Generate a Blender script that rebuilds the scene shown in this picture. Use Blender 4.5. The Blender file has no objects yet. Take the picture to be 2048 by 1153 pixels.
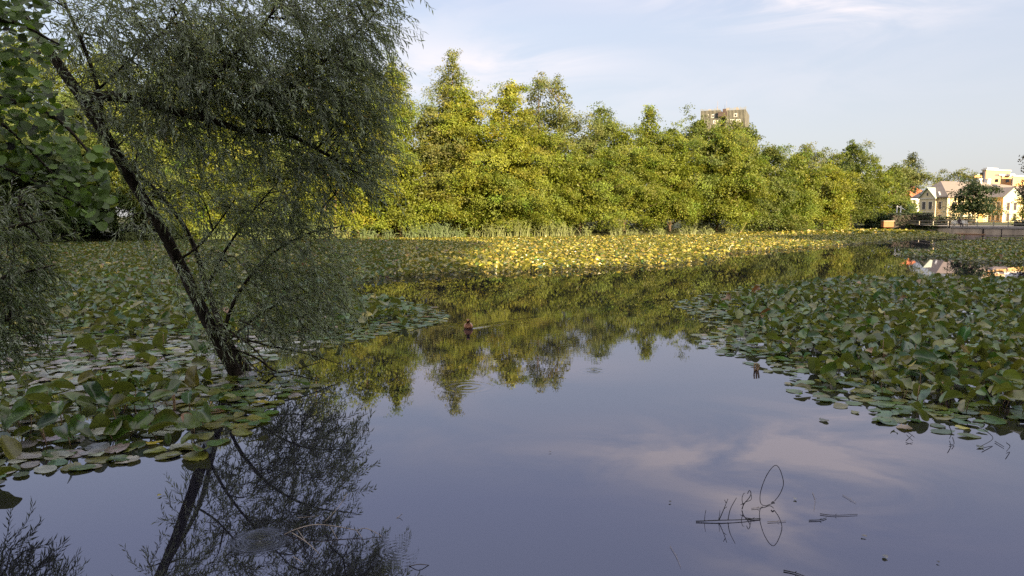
import bpy, math, random
import numpy as np
from mathutils import Vector, Matrix

R = math.radians
SC = bpy.context.scene
COL = SC.collection
rng = np.random.default_rng(7)
random.seed(7)

# ------------------------------------------------------------------ camera
F = 1490.0                      # focal length in photo pixels (photo 2048 x 1153)
CAMH = 2.2
PITCH = math.atan((576.5 - 438.0) / F)
cd = bpy.data.cameras.new('camera')
cam = bpy.data.objects.new('camera', cd)
COL.objects.link(cam)
cam.location = (0, 0, CAMH)
cam.rotation_euler = (math.pi / 2 - PITCH, 0, 0)
cd.sensor_width = 36
cd.lens = 36 * F / 2048
cd.clip_start = 0.1
cd.clip_end = 6000
SC.camera = cam

# ------------------------------------------------------------------ light
SUN_AZ, SUN_EL = 32.0, 15.5     # degrees: azimuth from straight behind the camera towards +X
sv = Vector((math.sin(R(SUN_AZ)) * math.cos(R(SUN_EL)), -math.cos(R(SUN_AZ)) * math.cos(R(SUN_EL)), math.sin(R(SUN_EL))))
sl = bpy.data.lights.new('sun', 'SUN')
sl.energy = 5.0
sl.angle = R(0.6)
sl.color = (1.0, 0.77, 0.46)
so = bpy.data.objects.new('sun', sl)
COL.objects.link(so)
so.rotation_euler = sv.to_track_quat('Z', 'Y').to_euler()
so.location = (60, -60, 60)

SC.view_settings.view_transform = 'Standard'
SC.view_settings.look = 'None'
SC.view_settings.exposure = 1.85
SC.view_settings.gamma = 1
SC.view_settings.use_curve_mapping = False
SC.cycles.max_bounces = 6
SC.cycles.diffuse_bounces = 3
SC.cycles.glossy_bounces = 3
SC.cycles.transmission_bounces = 4
SC.cycles.caustics_reflective = False
SC.cycles.caustics_refractive = False
SC.cycles.sample_clamp_indirect = 6
SC.cycles.use_denoising = False


def fdir(px, py):
    dx, dy = (px - 1024) / F, (576.5 - py) / F
    cp, sp = math.cos(PITCH), math.sin(PITCH)
    return Vector((dx, dy * sp + cp, dy * cp - sp))


def G(px, py, z=0.0):
    d = fdir(px, py)
    t = (z - CAMH) / d.z
    return Vector((d.x * t, d.y * t, z))


def Q(px, py, D):
    d = fdir(px, py)
    t = D / d.y
    return Vector((d.x * t, D, CAMH + d.z * t))


def topx(P):
    """world points (N,3) -> photo pixels (N,2) and depth"""
    P = np.asarray(P, float)
    cp, sp = math.cos(PITCH), math.sin(PITCH)
    x, y, z = P[:, 0], P[:, 1], P[:, 2] - CAMH
    zc = y * cp - z * sp
    yc = y * sp + z * cp
    return np.stack([1024 + F * x / zc, 576.5 - F * yc / zc], 1), zc


# ------------------------------------------------------------------ sky
W = bpy.data.worlds.new('World')
SC.world = W
W.use_nodes = True
nt = W.node_tree
nt.nodes.clear()


def N(t, kind, **kw):
    n = t.nodes.new(kind)
    for k, v in kw.items():
        if k == 'ins':
            for kk, vv in v.items():
                n.inputs[kk].default_value = vv
        else:
            setattr(n, k, v)
    return n


def lk(t, a, b):
    t.links.new(a, b)


def math_node(t, op, a, b=None, c=None, clamp=False):
    n = t.nodes.new('ShaderNodeMath')
    n.operation = op
    n.use_clamp = clamp
    for i, v in enumerate((a, b, c)):
        if v is None:
            continue
        if isinstance(v, (int, float)):
            n.inputs[i].default_value = v
        else:
            t.links.new(v, n.inputs[i])
    return n.outputs[0]


sky = N(nt, 'ShaderNodeTexSky', sky_type='NISHITA', sun_disc=False, sun_elevation=R(SUN_EL),
        sun_rotation=math.atan2(sv.x, sv.y), altitude=200, air_density=1.0, dust_density=2.2, ozone_density=1.5)
tc = N(nt, 'ShaderNodeTexCoord')
mp = N(nt, 'ShaderNodeMapping')
mp.inputs['Scale'].default_value = (2.2, 2.2, 9.0)
lk(nt, tc.outputs['Generated'], mp.inputs['Vector'])
n1 = N(nt, 'ShaderNodeTexNoise', ins={'Scale': 2.1, 'Detail': 9.0, 'Roughness': 0.58, 'Distortion': 0.7})
lk(nt, mp.outputs[0], n1.inputs['Vector'])
nz = n1.outputs['Fac']
mask = None
SKYBLOBS = [(1720, -20, 0.10, 0.040, 0.95), (1600, -110, 0.13, 0.045, 0.8), (1330, -60, 0.18, 0.026, 0.75), (1560, -230, 0.05, 0.08, 0.7), (870, 150, 0.10, 0.040, 0.42), (1060, 122, 0.10, 0.014, 0.5),
            (1250, 190, 0.3, 0.03, 0.2), (700, 40, 0.12, 0.05, 0.3)]
for bx, by, wx, wz, amp in SKYBLOBS:
    d = fdir(bx, by).normalized()
    vs = N(nt, 'ShaderNodeVectorMath', operation='SUBTRACT')
    lk(nt, tc.outputs['Generated'], vs.inputs[0])
    vs.inputs[1].default_value = d
    vm = N(nt, 'ShaderNodeVectorMath', operation='MULTIPLY')
    lk(nt, vs.outputs[0], vm.inputs[0])
    vm.inputs[1].default_value = (1 / wx, 1 / wx, 1 / wz)
    ln = N(nt, 'ShaderNodeVectorMath', operation='LENGTH')
    lk(nt, vm.outputs[0], ln.inputs[0])
    g = math_node(nt, 'POWER', 2.718, math_node(nt, 'MULTIPLY', math_node(nt, 'POWER', ln.outputs['Value'], 2.0), -0.7))
    g = math_node(nt, 'MULTIPLY', g, amp)
    mask = g if mask is None else math_node(nt, 'ADD', mask, g)
wisp = N(nt, 'ShaderNodeMapRange', ins={'From Min': 0.36, 'From Max': 0.68, 'To Min': 0.0, 'To Max': 1.0})
wisp.interpolation_type = 'SMOOTHSTEP'
lk(nt, nz, wisp.inputs['Value'])
cm = math_node(nt, 'MULTIPLY', mask, wisp.outputs[0], clamp=True)
SKY_STRENGTH = 0.10
# thin pinkish cloud veil over the clear sky
mix = N(nt, 'ShaderNodeMix', data_type='RGBA')
lk(nt, cm, mix.inputs['Factor'])
# hazy evening air: pale mauve low down, bluer above, overhead glow added to lift shade
sxz = N(nt, 'ShaderNodeSeparateXYZ')
lk(nt, tc.outputs['Generated'], sxz.inputs[0])
gr_ = N(nt, 'ShaderNodeValToRGB')
lk(nt, sxz.outputs[2], gr_.inputs[0])
els = gr_.color_ramp.elements
els[0].position, els[0].color = 0.0, (1.85, 1.78, 1.80, 1)
els[1].position, els[1].color = 1.0, (6.6, 6.2, 5.9, 1)
for p_, c_ in ((0.10, (1.92, 1.90, 2.02)), (0.24, (1.80, 1.90, 2.22)), (0.36, (1.50, 1.58, 2.2)), (0.50, (1.5, 1.6, 2.2)), (0.62, (5.2, 5.0, 5.1))):
    e_ = els.new(p_)
    e_.color = (*c_, 1)
hz = N(nt, 'ShaderNodeMix', data_type='RGBA', ins={'Factor': 0.84})
lk(nt, sky.outputs[0], hz.inputs['A'])
lk(nt, gr_.outputs[0], hz.inputs['B'])
lk(nt, hz.outputs['Result'], mix.inputs['A'])
mix.inputs['B'].default_value = (3.1, 2.85, 2.9, 1)
bg = N(nt, 'ShaderNodeBackground', ins={'Strength': SKY_STRENGTH})
lk(nt, mix.outputs['Result'], bg.inputs['Color'])
wo = N(nt, 'ShaderNodeOutputWorld')
lk(nt, bg.outputs[0], wo.inputs['Surface'])


# ------------------------------------------------------------------ materials
def new_mat(name):
    m = bpy.data.materials.new(name)
    m.use_nodes = True
    t = m.node_tree
    t.nodes.clear()
    out = t.nodes.new('ShaderNodeOutputMaterial')
    return m, t, out


def solid(name, col, rough=0.8, noise=0.25, scale=3.0, bump=0.0, spec=0.3, metal=0.0, stretch=(1, 1, 1)):
    """plain painted / mineral / wooden surface with uneven colour"""
    m, t, out = new_mat(name)
    p = N(t, 'ShaderNodeBsdfPrincipled', ins={'Roughness': rough, 'Specular IOR Level': spec, 'Metallic': metal})
    c = N(t, 'ShaderNodeTexCoord')
    mpn = N(t, 'ShaderNodeMapping')
    mpn.inputs['Scale'].default_value = stretch
    lk(t, c.outputs['Object'], mpn.inputs[0])
    nn = N(t, 'ShaderNodeTexNoise', ins={'Scale': scale, 'Detail': 6.0, 'Roughness': 0.65})
    lk(t, mpn.outputs[0], nn.inputs['Vector'])
    mr = N(t, 'ShaderNodeMapRange', ins={'From Min': 0.25, 'From Max': 0.75, 'To Min': 1 - noise, 'To Max': 1 + noise})
    lk(t, nn.outputs['Fac'], mr.inputs['Value'])
    mx = N(t, 'ShaderNodeVectorMath', operation='SCALE')
    mx.inputs[0].default_value = col[:3]
    lk(t, mr.outputs[0], mx.inputs['Scale'])
    lk(t, mx.outputs[0], p.inputs['Base Color'])
    if bump:
        b = N(t, 'ShaderNodeBump', ins={'Strength': bump, 'Distance': 0.05})
        lk(t, nn.outputs['Fac'], b.inputs['Height'])
        lk(t, b.outputs[0], p.inputs['Normal'])
    lk(t, p.outputs[0], out.inputs['Surface'])
    return m


def leafmat(name, rough=0.55, trans=0.3, spec=0.3, tgain=(1.5, 1.5, 0.7), under=None, noise=0.2, nscale=6.0):
    m, t, out = new_mat(name)
    a = N(t, 'ShaderNodeAttribute', attribute_name='tint')
    col = a.outputs['Color']
    if under:
        g = N(t, 'ShaderNodeNewGeometry')
        mu = N(t, 'ShaderNodeMix', data_type='RGBA')
        lk(t, math_node(t, 'MULTIPLY', g.outputs['Backfacing'], 0.8), mu.inputs['Factor'])
        lk(t, col, mu.inputs['A'])
        mu.inputs['B'].default_value = (*under, 1)
        col = mu.outputs['Result']
    if noise:
        c = N(t, 'ShaderNodeTexCoord')
        nn = N(t, 'ShaderNodeTexNoise', ins={'Scale': nscale, 'Detail': 4.0})
        lk(t, c.outputs['Object'], nn.inputs['Vector'])
        mr = N(t, 'ShaderNodeMapRange', ins={'From Min': 0.3, 'From Max': 0.7, 'To Min': 1 - noise, 'To Max': 1 + noise})
        lk(t, nn.outputs['Fac'], mr.inputs['Value'])
        sc = N(t, 'ShaderNodeVectorMath', operation='SCALE')
        lk(t, col, sc.inputs[0])
        lk(t, mr.outputs[0], sc.inputs['Scale'])
        col = sc.outputs[0]
    p = N(t, 'ShaderNodeBsdfPrincipled', ins={'Roughness': rough, 'Specular IOR Level': spec})
    lk(t, col, p.inputs['Base Color'])
    if trans > 0:
        mv = N(t, 'ShaderNodeVectorMath', operation='MULTIPLY')
        lk(t, col, mv.inputs[0])
        mv.inputs[1].default_value = tgain
        tr = N(t, 'ShaderNodeBsdfTranslucent')
        lk(t, mv.outputs[0], tr.inputs['Color'])
        ms = N(t, 'ShaderNodeMixShader', ins={'Fac': trans})
        lk(t, p.outputs[0], ms.inputs[1])
        lk(t, tr.outputs[0], ms.inputs[2])
        lk(t, ms.outputs[0], out.inputs['Surface'])
    else:
        lk(t, p.outputs[0], out.inputs['Surface'])
    return m


M = {}
M['tree_leaf'] = leafmat('tree_leaf', rough=0.5, trans=0.32, spec=0.35, noise=0.18, nscale=0.6)
M['willow_leaf'] = leafmat('willow_leaf', rough=0.42, trans=0.34, spec=0.45, under=(0.21, 0.235, 0.175), noise=0.15, nscale=3)
M['alder_leaf'] = leafmat('alder_leaf', rough=0.5, trans=0.3, spec=0.3, noise=0.2, nscale=20)
M['pad'] = leafmat('lily_pad_leaf', rough=0.30, trans=0.28, spec=0.6, under=(0.105, 0.118, 0.024), noise=0.25, nscale=9)
M['reed'] = leafmat('reed_blade', rough=0.5, trans=0.3, noise=0.1, nscale=2)
M['bark'] = solid('willow_bark', (0.045, 0.034, 0.026), 0.9, 0.85, 16, 1.0, 0.2, stretch=(1, 1, 0.25))
M['bark_pale'] = solid('beech_bark', (0.17, 0.115, 0.075), 0.85, 0.35, 3, 0.4, 0.2)
M['bark_dark'] = solid('tree_bark', (0.115, 0.082, 0.056), 0.9, 0.4, 3, 0.4, 0.2)
M['twig'] = solid('dead_twig', (0.055, 0.045, 0.04), 0.8, 0.4, 20, 0.3)
M['twig_pale'] = solid('barkless_twig', (0.20, 0.165, 0.14), 0.7, 0.35, 15, 0.2)
M['twig_dark'] = solid('wet_twig', (0.012, 0.011, 0.013), 0.5, 0.3, 20, 0.2)
M['stalk'] = solid('dead_stalk', (0.30, 0.20, 0.12), 0.7, 0.35, 12, 0.2)
M['soil'] = solid('bank_soil', (0.05, 0.042, 0.022), 0.95, 0.5, 0.8, 0.5)
M['concrete'] = solid('weathered_concrete', (0.47, 0.37, 0.28), 0.85, 0.35, 0.9, 0.15, stretch=(1, 1, 0.35))
M['concrete_cap'] = solid('concrete_coping', (0.27, 0.235, 0.22), 0.85, 0.2, 1.5, 0.1)
M['path'] = solid('path_asphalt', (0.16, 0.14, 0.13), 0.9, 0.2, 1.2, 0.1)
M['rail'] = solid('railing_metal', (0.30, 0.27, 0.22), 0.5, 0.2, 4, 0, 0.5)
M['hedge'] = leafmat('hedge_leaf', rough=0.6, trans=0.15, noise=0.15, nscale=1)
M['cream'] = solid('cream_render', (0.64, 0.53, 0.33), 0.9, 0.06, 0.6)
M['ochre'] = solid('ochre_render', (0.66, 0.42, 0.15), 0.9, 0.08, 0.6)
M['grey_cream'] = solid('plaster_trim', (0.62, 0.56, 0.46), 0.9, 0.08, 0.6)
M['roof_grey'] = solid('grey_tiles', (0.17, 0.145, 0.135), 0.8, 0.15, 1.5)
M['roof_green'] = solid('green_copper', (0.33, 0.38, 0.33), 0.7, 0.15, 1.5)
M['roof_red'] = solid('red_tiles', (0.42, 0.135, 0.06), 0.8, 0.15, 1.5)
M['white'] = solid('white_paint', (0.78, 0.75, 0.70), 0.7, 0.06, 1)
M['window'] = solid('window_glass', (0.045, 0.042, 0.045), 0.15, 0.3, 0.8, 0, 0.5)
M['frame'] = solid('window_frame', (0.16, 0.11, 0.08), 0.6, 0.1, 2)
M['block_orange'] = solid('apricot_render', (0.62, 0.38, 0.18), 0.9, 0.06, 0.2)
M['block_grey'] = solid('shade_and_mast_grey', (0.30, 0.26, 0.26), 0.9, 0.15, 0.2)  # grey of masts and vents, also the painted side shade of the blocks
M['brick'] = solid('red_brick_planter', (0.36, 0.16, 0.08), 0.9, 0.25, 4)
M['red_steel'] = solid('red_steel', (0.075, 0.055, 0.05), 0.6, 0.2, 2)


def tower_material():
    m, t, out = new_mat('streaked_tower_panels')
    p = N(t, 'ShaderNodeBsdfPrincipled', ins={'Roughness': 0.85})
    c = N(t, 'ShaderNodeTexCoord')
    mpn = N(t, 'ShaderNodeMapping')
    mpn.inputs['Scale'].default_value = (2.6, 2.6, 0.12)
    lk(t, c.outputs['Object'], mpn.inputs[0])
    nn = N(t, 'ShaderNodeTexNoise', ins={'Scale': 1.0, 'Detail': 3.0})
    lk(t, mpn.outputs[0], nn.inputs['Vector'])
    cr = N(t, 'ShaderNodeValToRGB')
    cr.color_ramp.elements[0].position = 0.44
    cr.color_ramp.elements[0].color = (0.05, 0.045, 0.038, 1)
    cr.color_ramp.elements[1].position = 0.62
    cr.color_ramp.elements[1].color = (0.17, 0.17, 0.145, 1)
    lk(t, nn.outputs['Fac'], cr.inputs[0])
    lk(t, cr.outputs[0], p.inputs['Base Color'])
    lk(t, p.outputs[0], out.inputs['Surface'])
    return m


M['tower'] = tower_material()

RING = G(520, 1081)            # rain-drop rings on the water
DUCK = G(937, 657)


def water_material():
    m, t, out = new_mat('pond_water')
    c = N(t, 'ShaderNodeTexCoord')
    gl = N(t, 'ShaderNodeBsdfGlossy', ins={'Roughness': 0.012, 'Color': (0.92, 0.90, 1.0, 1)})
    df = N(t, 'ShaderNodeBsdfDiffuse', ins={'Color': (0.009, 0.009, 0.013, 1)})
    fr = N(t, 'ShaderNodeFresnel', ins={'IOR': 1.7})
    ms = N(t, 'ShaderNodeMixShader')
    fac = math_node(t, 'MULTIPLY_ADD', fr.outputs[0], 0.60, 0.155, clamp=True)
    lk(t, fac, ms.inputs[0])
    lk(t, df.outputs[0], ms.inputs[1])
    lk(t, gl.outputs[0], ms.inputs[2])
    # light breeze
    mpn = N(t, 'ShaderNodeMapping')
    mpn.inputs['Scale'].default_value = (1.0, 2.2, 1)
    lk(t, c.outputs['Object'], mpn.inputs[0])
    n_a = N(t, 'ShaderNodeTexNoise', ins={'Scale': 1.6, 'Detail': 3.0, 'Roughness': 0.5})
    lk(t, mpn.outputs[0], n_a.inputs['Vector'])
    n_b = N(t, 'ShaderNodeTexNoise', ins={'Scale': 0.12, 'Detail': 2.0})
    lk(t, c.outputs['Object'], n_b.inputs['Vector'])
    patch = N(t, 'ShaderNodeMapRange', ins={'From Min': 0.4, 'From Max': 0.62, 'To Min': 0.25, 'To Max': 1.0})
    lk(t, n_b.outputs['Fac'], patch.inputs['Value'])
    h = math_node(t, 'MULTIPLY', math_node(t, 'MULTIPLY', n_a.outputs['Fac'], patch.outputs[0]), 0.00035)

    def rings(P, freq, reach, amp):
        vs = N(t, 'ShaderNodeVectorMath', operation='DISTANCE')
        lk(t, c.outputs['Object'], vs.inputs[0])
        vs.inputs[1].default_value = P
        d = vs.outputs['Value']
        s = math_node(t, 'SINE', math_node(t, 'MULTIPLY', d, freq))
        f = math_node(t, 'SUBTRACT', 1.0, math_node(t, 'DIVIDE', d, reach), clamp=True)
        return math_node(t, 'MULTIPLY', math_node(t, 'MULTIPLY', s, f), amp)
    for P, fq, rc, am in ((RING, 200.0, 0.22, 0.0014), (G(800, 1102), 150, .3, .0001), (G(1187, 742), 60.0, 0.3, 0.0006), (G(935, 775), 45.0, 0.45, 0.0006)):
        h = math_node(t, 'ADD', h, rings(P, fq, rc, am))
    # wake arms behind the swimming duck
    sx = N(t, 'ShaderNodeSeparateXYZ')
    lk(t, c.outputs['Object'], sx.inputs[0])
    dx = math_node(t, 'SUBTRACT', sx.outputs[0], DUCK.x)
    dy = math_node(t, 'SUBTRACT', sx.outputs[1], DUCK.y)
    arm = math_node(t, 'SUBTRACT', math_node(t, 'ABSOLUTE', dx), math_node(t, 'MULTIPLY', dy, 0.9))
    w = math_node(t, 'POWER', 2.718, math_node(t, 'MULTIPLY', math_node(t, 'POWER', math_node(t, 'MULTIPLY', arm, 5.5), 2.0), -1.0))
    beh = math_node(t, 'MULTIPLY', math_node(t, 'GREATER_THAN', dy, -0.15), math_node(t, 'SUBTRACT', 1.0, math_node(t, 'DIVIDE', math_node(t, 'ABSOLUTE', dx), 1.6), clamp=True))
    h = math_node(t, 'ADD', h, math_node(t, 'MULTIPLY', math_node(t, 'MULTIPLY', w, beh), 0.010))
    vs = N(t, 'ShaderNodeVectorMath', operation='DISTANCE')
    lk(t, c.outputs['Object'], vs.inputs[0])
    vs.inputs[1].default_value = DUCK
    calm = math_node(t, 'SUBTRACT', 1.0, math_node(t, 'DIVIDE', vs.outputs['Value'], 6.0), clamp=True)
    n_d = N(t, 'ShaderNodeTexNoise', ins={'Scale': 7.0, 'Detail': 1.0})
    mq = N(t, 'ShaderNodeMapping')
    mq.inputs['Scale'].default_value = (0.5, 1.6, 1)
    lk(t, c.outputs['Object'], mq.inputs[0])
    lk(t, mq.outputs[0], n_d.inputs['Vector'])
    h = math_node(t, 'ADD', h, math_node(t, 'MULTIPLY', math_node(t, 'MULTIPLY', n_d.outputs['Fac'], calm), 0.0004))
    b = N(t, 'ShaderNodeBump', ins={'Strength': 1.0, 'Distance': 1.0})
    lk(t, h, b.inputs['Height'])
    lk(t, b.outputs[0], gl.inputs['Normal'])
    lk(t, b.outputs[0], fr.inputs['Normal'])
    lk(t, ms.outputs[0], out.inputs['Surface'])
    return m


M['water'] = water_material()


# ------------------------------------------------------------------ mesh helpers
def mesh_arrays(name, V, quads=None, tris=None, tint=None, smooth=True):
    me = bpy.data.meshes.new(name)
    V = np.asarray(V, np.float32).reshape(-1, 3)
    loops, starts, totals = [], [], []
    pos = 0
    for f, k in ((quads, 4), (tris, 3)):
        if f is None or len(f) == 0:
            continue
        f = np.asarray(f, np.int32).reshape(-1, k)
        loops.append(f.ravel())
        starts.append(pos + np.arange(len(f), dtype=np.int32) * k)
        totals.append(np.full(len(f), k, np.int32))
        pos += f.size
    L = np.concatenate(loops)
    S = np.concatenate(starts)
    T = np.concatenate(totals)
    me.vertices.add(len(V))
    me.vertices.foreach_set('co', V.ravel())
    me.loops.add(len(L))
    me.loops.foreach_set('vertex_index', L)
    me.polygons.add(len(S))
    me.polygons.foreach_set('loop_start', S)
    me.polygons.foreach_set('loop_total', T)
    me.polygons.foreach_set('use_smooth', np.full(len(S), smooth))
    if tint is not None:
        c = np.ones((len(V), 4), np.float32)
        c[:, :3] = np.asarray(tint, np.float32)
        at = me.attributes.new('tint', 'FLOAT_COLOR', 'POINT')
        at.data.foreach_set('color', c.ravel())
    me.update(calc_edges=True)
    return me


def link(name, me, mat, parent=None, loc=None):
    o = bpy.data.objects.new(name, me)
    if mat is not None and not me.materials:
        me.materials.append(mat)
    COL.objects.link(o)
    if loc is not None:
        o.location = loc
    if parent is not None:
        o.parent = parent
    return o


def empty(name, loc=(0, 0, 0)):
    o = bpy.data.objects.new(name, None)
    o.empty_display_size = 0.2
    COL.objects.link(o)
    o.location = loc
    return o


def tag(o, label=None, cat=None, group=None, kind=None):
    if label:
        o['label'] = label
    if cat:
        o['category'] = cat
    if group:
        o['group'] = group
    if kind:
        o['kind'] = kind
    return o


class MB:
    """collects boxes, tubes, polygons; builds ONE mesh"""

    def __init__(s):
        s.v, s.q, s.t = [], [], []

    def add(s, v, q=(), t=()):
        o = len(s.v)
        s.v += [tuple(x) for x in v]
        s.q += [tuple(i + o for i in f) for f in q]
        s.t += [tuple(i + o for i in f) for f in t]
        return s

    def box(s, lo, hi, fr=None):
        x0, y0, z0 = lo
        x1, y1, z1 = hi
        v = [(x0, y0, z0), (x1, y0, z0), (x1, y1, z0), (x0, y1, z0), (x0, y0, z1), (x1, y0, z1), (x1, y1, z1), (x0, y1, z1)]
        if fr is not None:
            v = [fr(*p) for p in v]
        return s.add(v, [(0, 3, 2, 1), (4, 5, 6, 7), (0, 1, 5, 4), (1, 2, 6, 5), (2, 3, 7, 6), (3, 0, 4, 7)])

    def tube(s, P, rad, n=8, cap=True, wob=0.0):
        P = [Vector(p) for p in P]
        k = len(P)
        up = Vector((0.31, 0.17, 0.93)).normalized()
        vv, qq = [], []
        for i in range(k):
            t = (P[min(i + 1, k - 1)] - P[max(i - 1, 0)]).normalized()
            a = t.cross(up)
            if a.length < 1e-3:
                a = t.cross(Vector((1, 0, 0)))
            a.normalize()
            b = t.cross(a)
            for j in range(n):
                an = 2 * math.pi * j / n
                r = rad[i] * (1 + (random.uniform(-wob, wob) if wob else 0))
                vv.append(P[i] + (a * math.cos(an) + b * math.sin(an)) * r)
        for i in range(k - 1):
            for j in range(n):
                j2 = (j + 1) % n
                qq.append((i * n + j, i * n + j2, (i + 1) * n + j2, (i + 1) * n + j))
        tt = []
        if cap:
            vv.append(P[-1])
            vv.append(P[0])
            for j in range(n):
                tt.append(((k - 1) * n + j, (k - 1) * n + (j + 1) % n, k * n))
                tt.append(((j + 1) % n, j, k * n + 1))
        return s.add(vv, qq, tt)

    def build(s, name, mat, parent=None, smooth=False, tint=None, loc=None):
        me = mesh_arrays(name, np.array(s.v), s.q, s.t, tint=tint, smooth=smooth)
        return link(name, me, mat, parent, loc)


def smooth_path(P, n):
    """Catmull-Rom through rows (any width) -> n rows"""
    P = np.asarray(P, float)
    k = len(P)
    if k < 3:
        u = np.linspace(0, 1, n)[:, None]
        return P[0] * (1 - u) + P[-1] * u
    Pe = np.vstack([2 * P[0] - P[1], P, 2 * P[-1] - P[-2]])
    out = []
    for u in np.linspace(0, k - 1 - 1e-9, n):
        i = int(u)
        f = u - i
        a, b, c, d = Pe[i], Pe[i + 1], Pe[i + 2], Pe[i + 3]
        out.append(0.5 * (2 * b + (c - a) * f + (2 * a - 5 * b + 4 * c - d) * f * f + (3 * b - a - 3 * c + d) * f ** 3))
    return np.array(out)


def unit(a):
    return a / np.maximum(np.linalg.norm(a, axis=-1, keepdims=True), 1e-9)


# ------------------------------------------------------------------ ground and water
BANK_PX = [(-500, 506), (-250, 499), (0, 491), (250, 484), (600, 479), (1000, 476), (1400, 470.5), (1600, 465.5), (1770, 459.8)]


def bank_py(px):
    return float(np.interp(px, [b[0] for b in BANK_PX], [b[1] for b in BANK_PX]))


WALL_PX = [(1790, 461.2), (1850, 464.5), (1905, 468.6), (2060, 471.8), (2400, 477)]
far = [G(*b) for b in BANK_PX] + [G(*b) for b in WALL_PX]
near = [Vector((95, 60, 0)), Vector((70, 30, 0)), Vector((45, 8, 0)), Vector((25, 2.6, 0)), Vector((10, 2.2, 0)), Vector((0, 2.0, 0)), Vector((-5, 2.2, 0)), Vector((-7.2, 3.6, 0)), Vector((-10, 8, 0)), Vector((-18, 17, 0)), Vector((-30, 30, 0)), Vector((-44, 44, 0))]
loop = [np.array(p) for p in far + near]
fine = []
for i in range(len(loop)):
    a, b = loop[i], loop[(i + 1) % len(loop)]
    k = max(1, int(np.linalg.norm(b - a) / 3.0))
    for j in range(k):
        fine.append(a + (b - a) * j / k)
fine = np.array(fine)[:, :2]
fine += rng.normal(0, 0.12, fine.shape)
ctr = np.array([14.0, 48.0])
dirs = unit(fine - ctr)
nb = len(fine)
wall_lo, wall_hi = G(1790, 461.2).x, 140
rings = []
for off, z in ((-3, -0.9), (-0.8, -0.25), (0.0, 0.02), (0.7, 0.28), (3, 0.5), (12, 0.8), (60, 1.3), (250, 1.9), (900, 4.0), (2600, 4.0)):
    p = fine + dirs * off
    zz = np.full(nb, z)
    if 0 < off < 100:
        zz += rng.normal(0, 0.05, nb)
    rings.append(np.column_stack([p, zz]))
V = np.vstack(rings + [np.array([[ctr[0], ctr[1], -1.0]])])
Qs, Ts = [], []
for i in range(len(rings) - 1):
    for j in range(nb):
        j2 = (j + 1) % nb
        Qs.append((i * nb + j, i * nb + j2, (i + 1) * nb + j2, (i + 1) * nb + j))
for j in range(nb):
    Ts.append((len(V) - 1, (j + 1) % nb, j))
gm = solid('grassy_earth', (0.055, 0.06, 0.02), 0.95, 0.5, 0.5, 0.4)
tag(link('ground', mesh_arrays('ground', V, Qs, Ts), gm), kind='structure')
wv = np.column_stack([fine + dirs * 0.25, np.zeros(nb)])
wv = np.vstack([wv, [[ctr[0], ctr[1], 0]]])
tag(link('water', mesh_arrays('water', wv, None, [(nb, (j + 1) % nb, j) for j in range(nb)], smooth=False), M['water']), kind='structure')


# ------------------------------------------------------------------ broadleaf trees
def leaf_quads(c, nrm, size, tint, aspect=0.62):
    """one pointed, slightly folded leaf face per centre. returns V, quads, tint"""
    n = len(c)
    ref = rng.normal(size=(n, 3))
    u = unit(np.cross(nrm, ref))
    v = np.cross(nrm, u)
    s = size[:, None]
    P = np.stack([c - u * s * 0.55, c - v * s * aspect * 0.5 + nrm * s * 0.08, c + u * s * 0.55, c + v * s * aspect * 0.5 + nrm * s * 0.08], 1)
    Vv = P.reshape(-1, 3)
    q = np.arange(4 * n).reshape(-1, 4)
    return Vv, q, np.repeat(tint, 4, 0)


PROFILES = {
    'broad': lambda t: np.clip(np.sqrt(np.clip(1 - t ** 3.2, 0, 1)) * (0.80 + 0.35 * t * (1 - t) * 2), 0.12, 1),
    'cone': lambda t: np.clip((1 - t ** 2.0) ** 0.65, 0.10, 1),
    'tall': lambda t: np.clip(np.sqrt(np.clip(1 - t ** 4, 0, 1)) * (0.8 + 0.2 * np.sin(t * 9)), 0.05, 1),
    'fir': lambda t: np.clip(1.02 - t, 0.03, 1),
}


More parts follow.
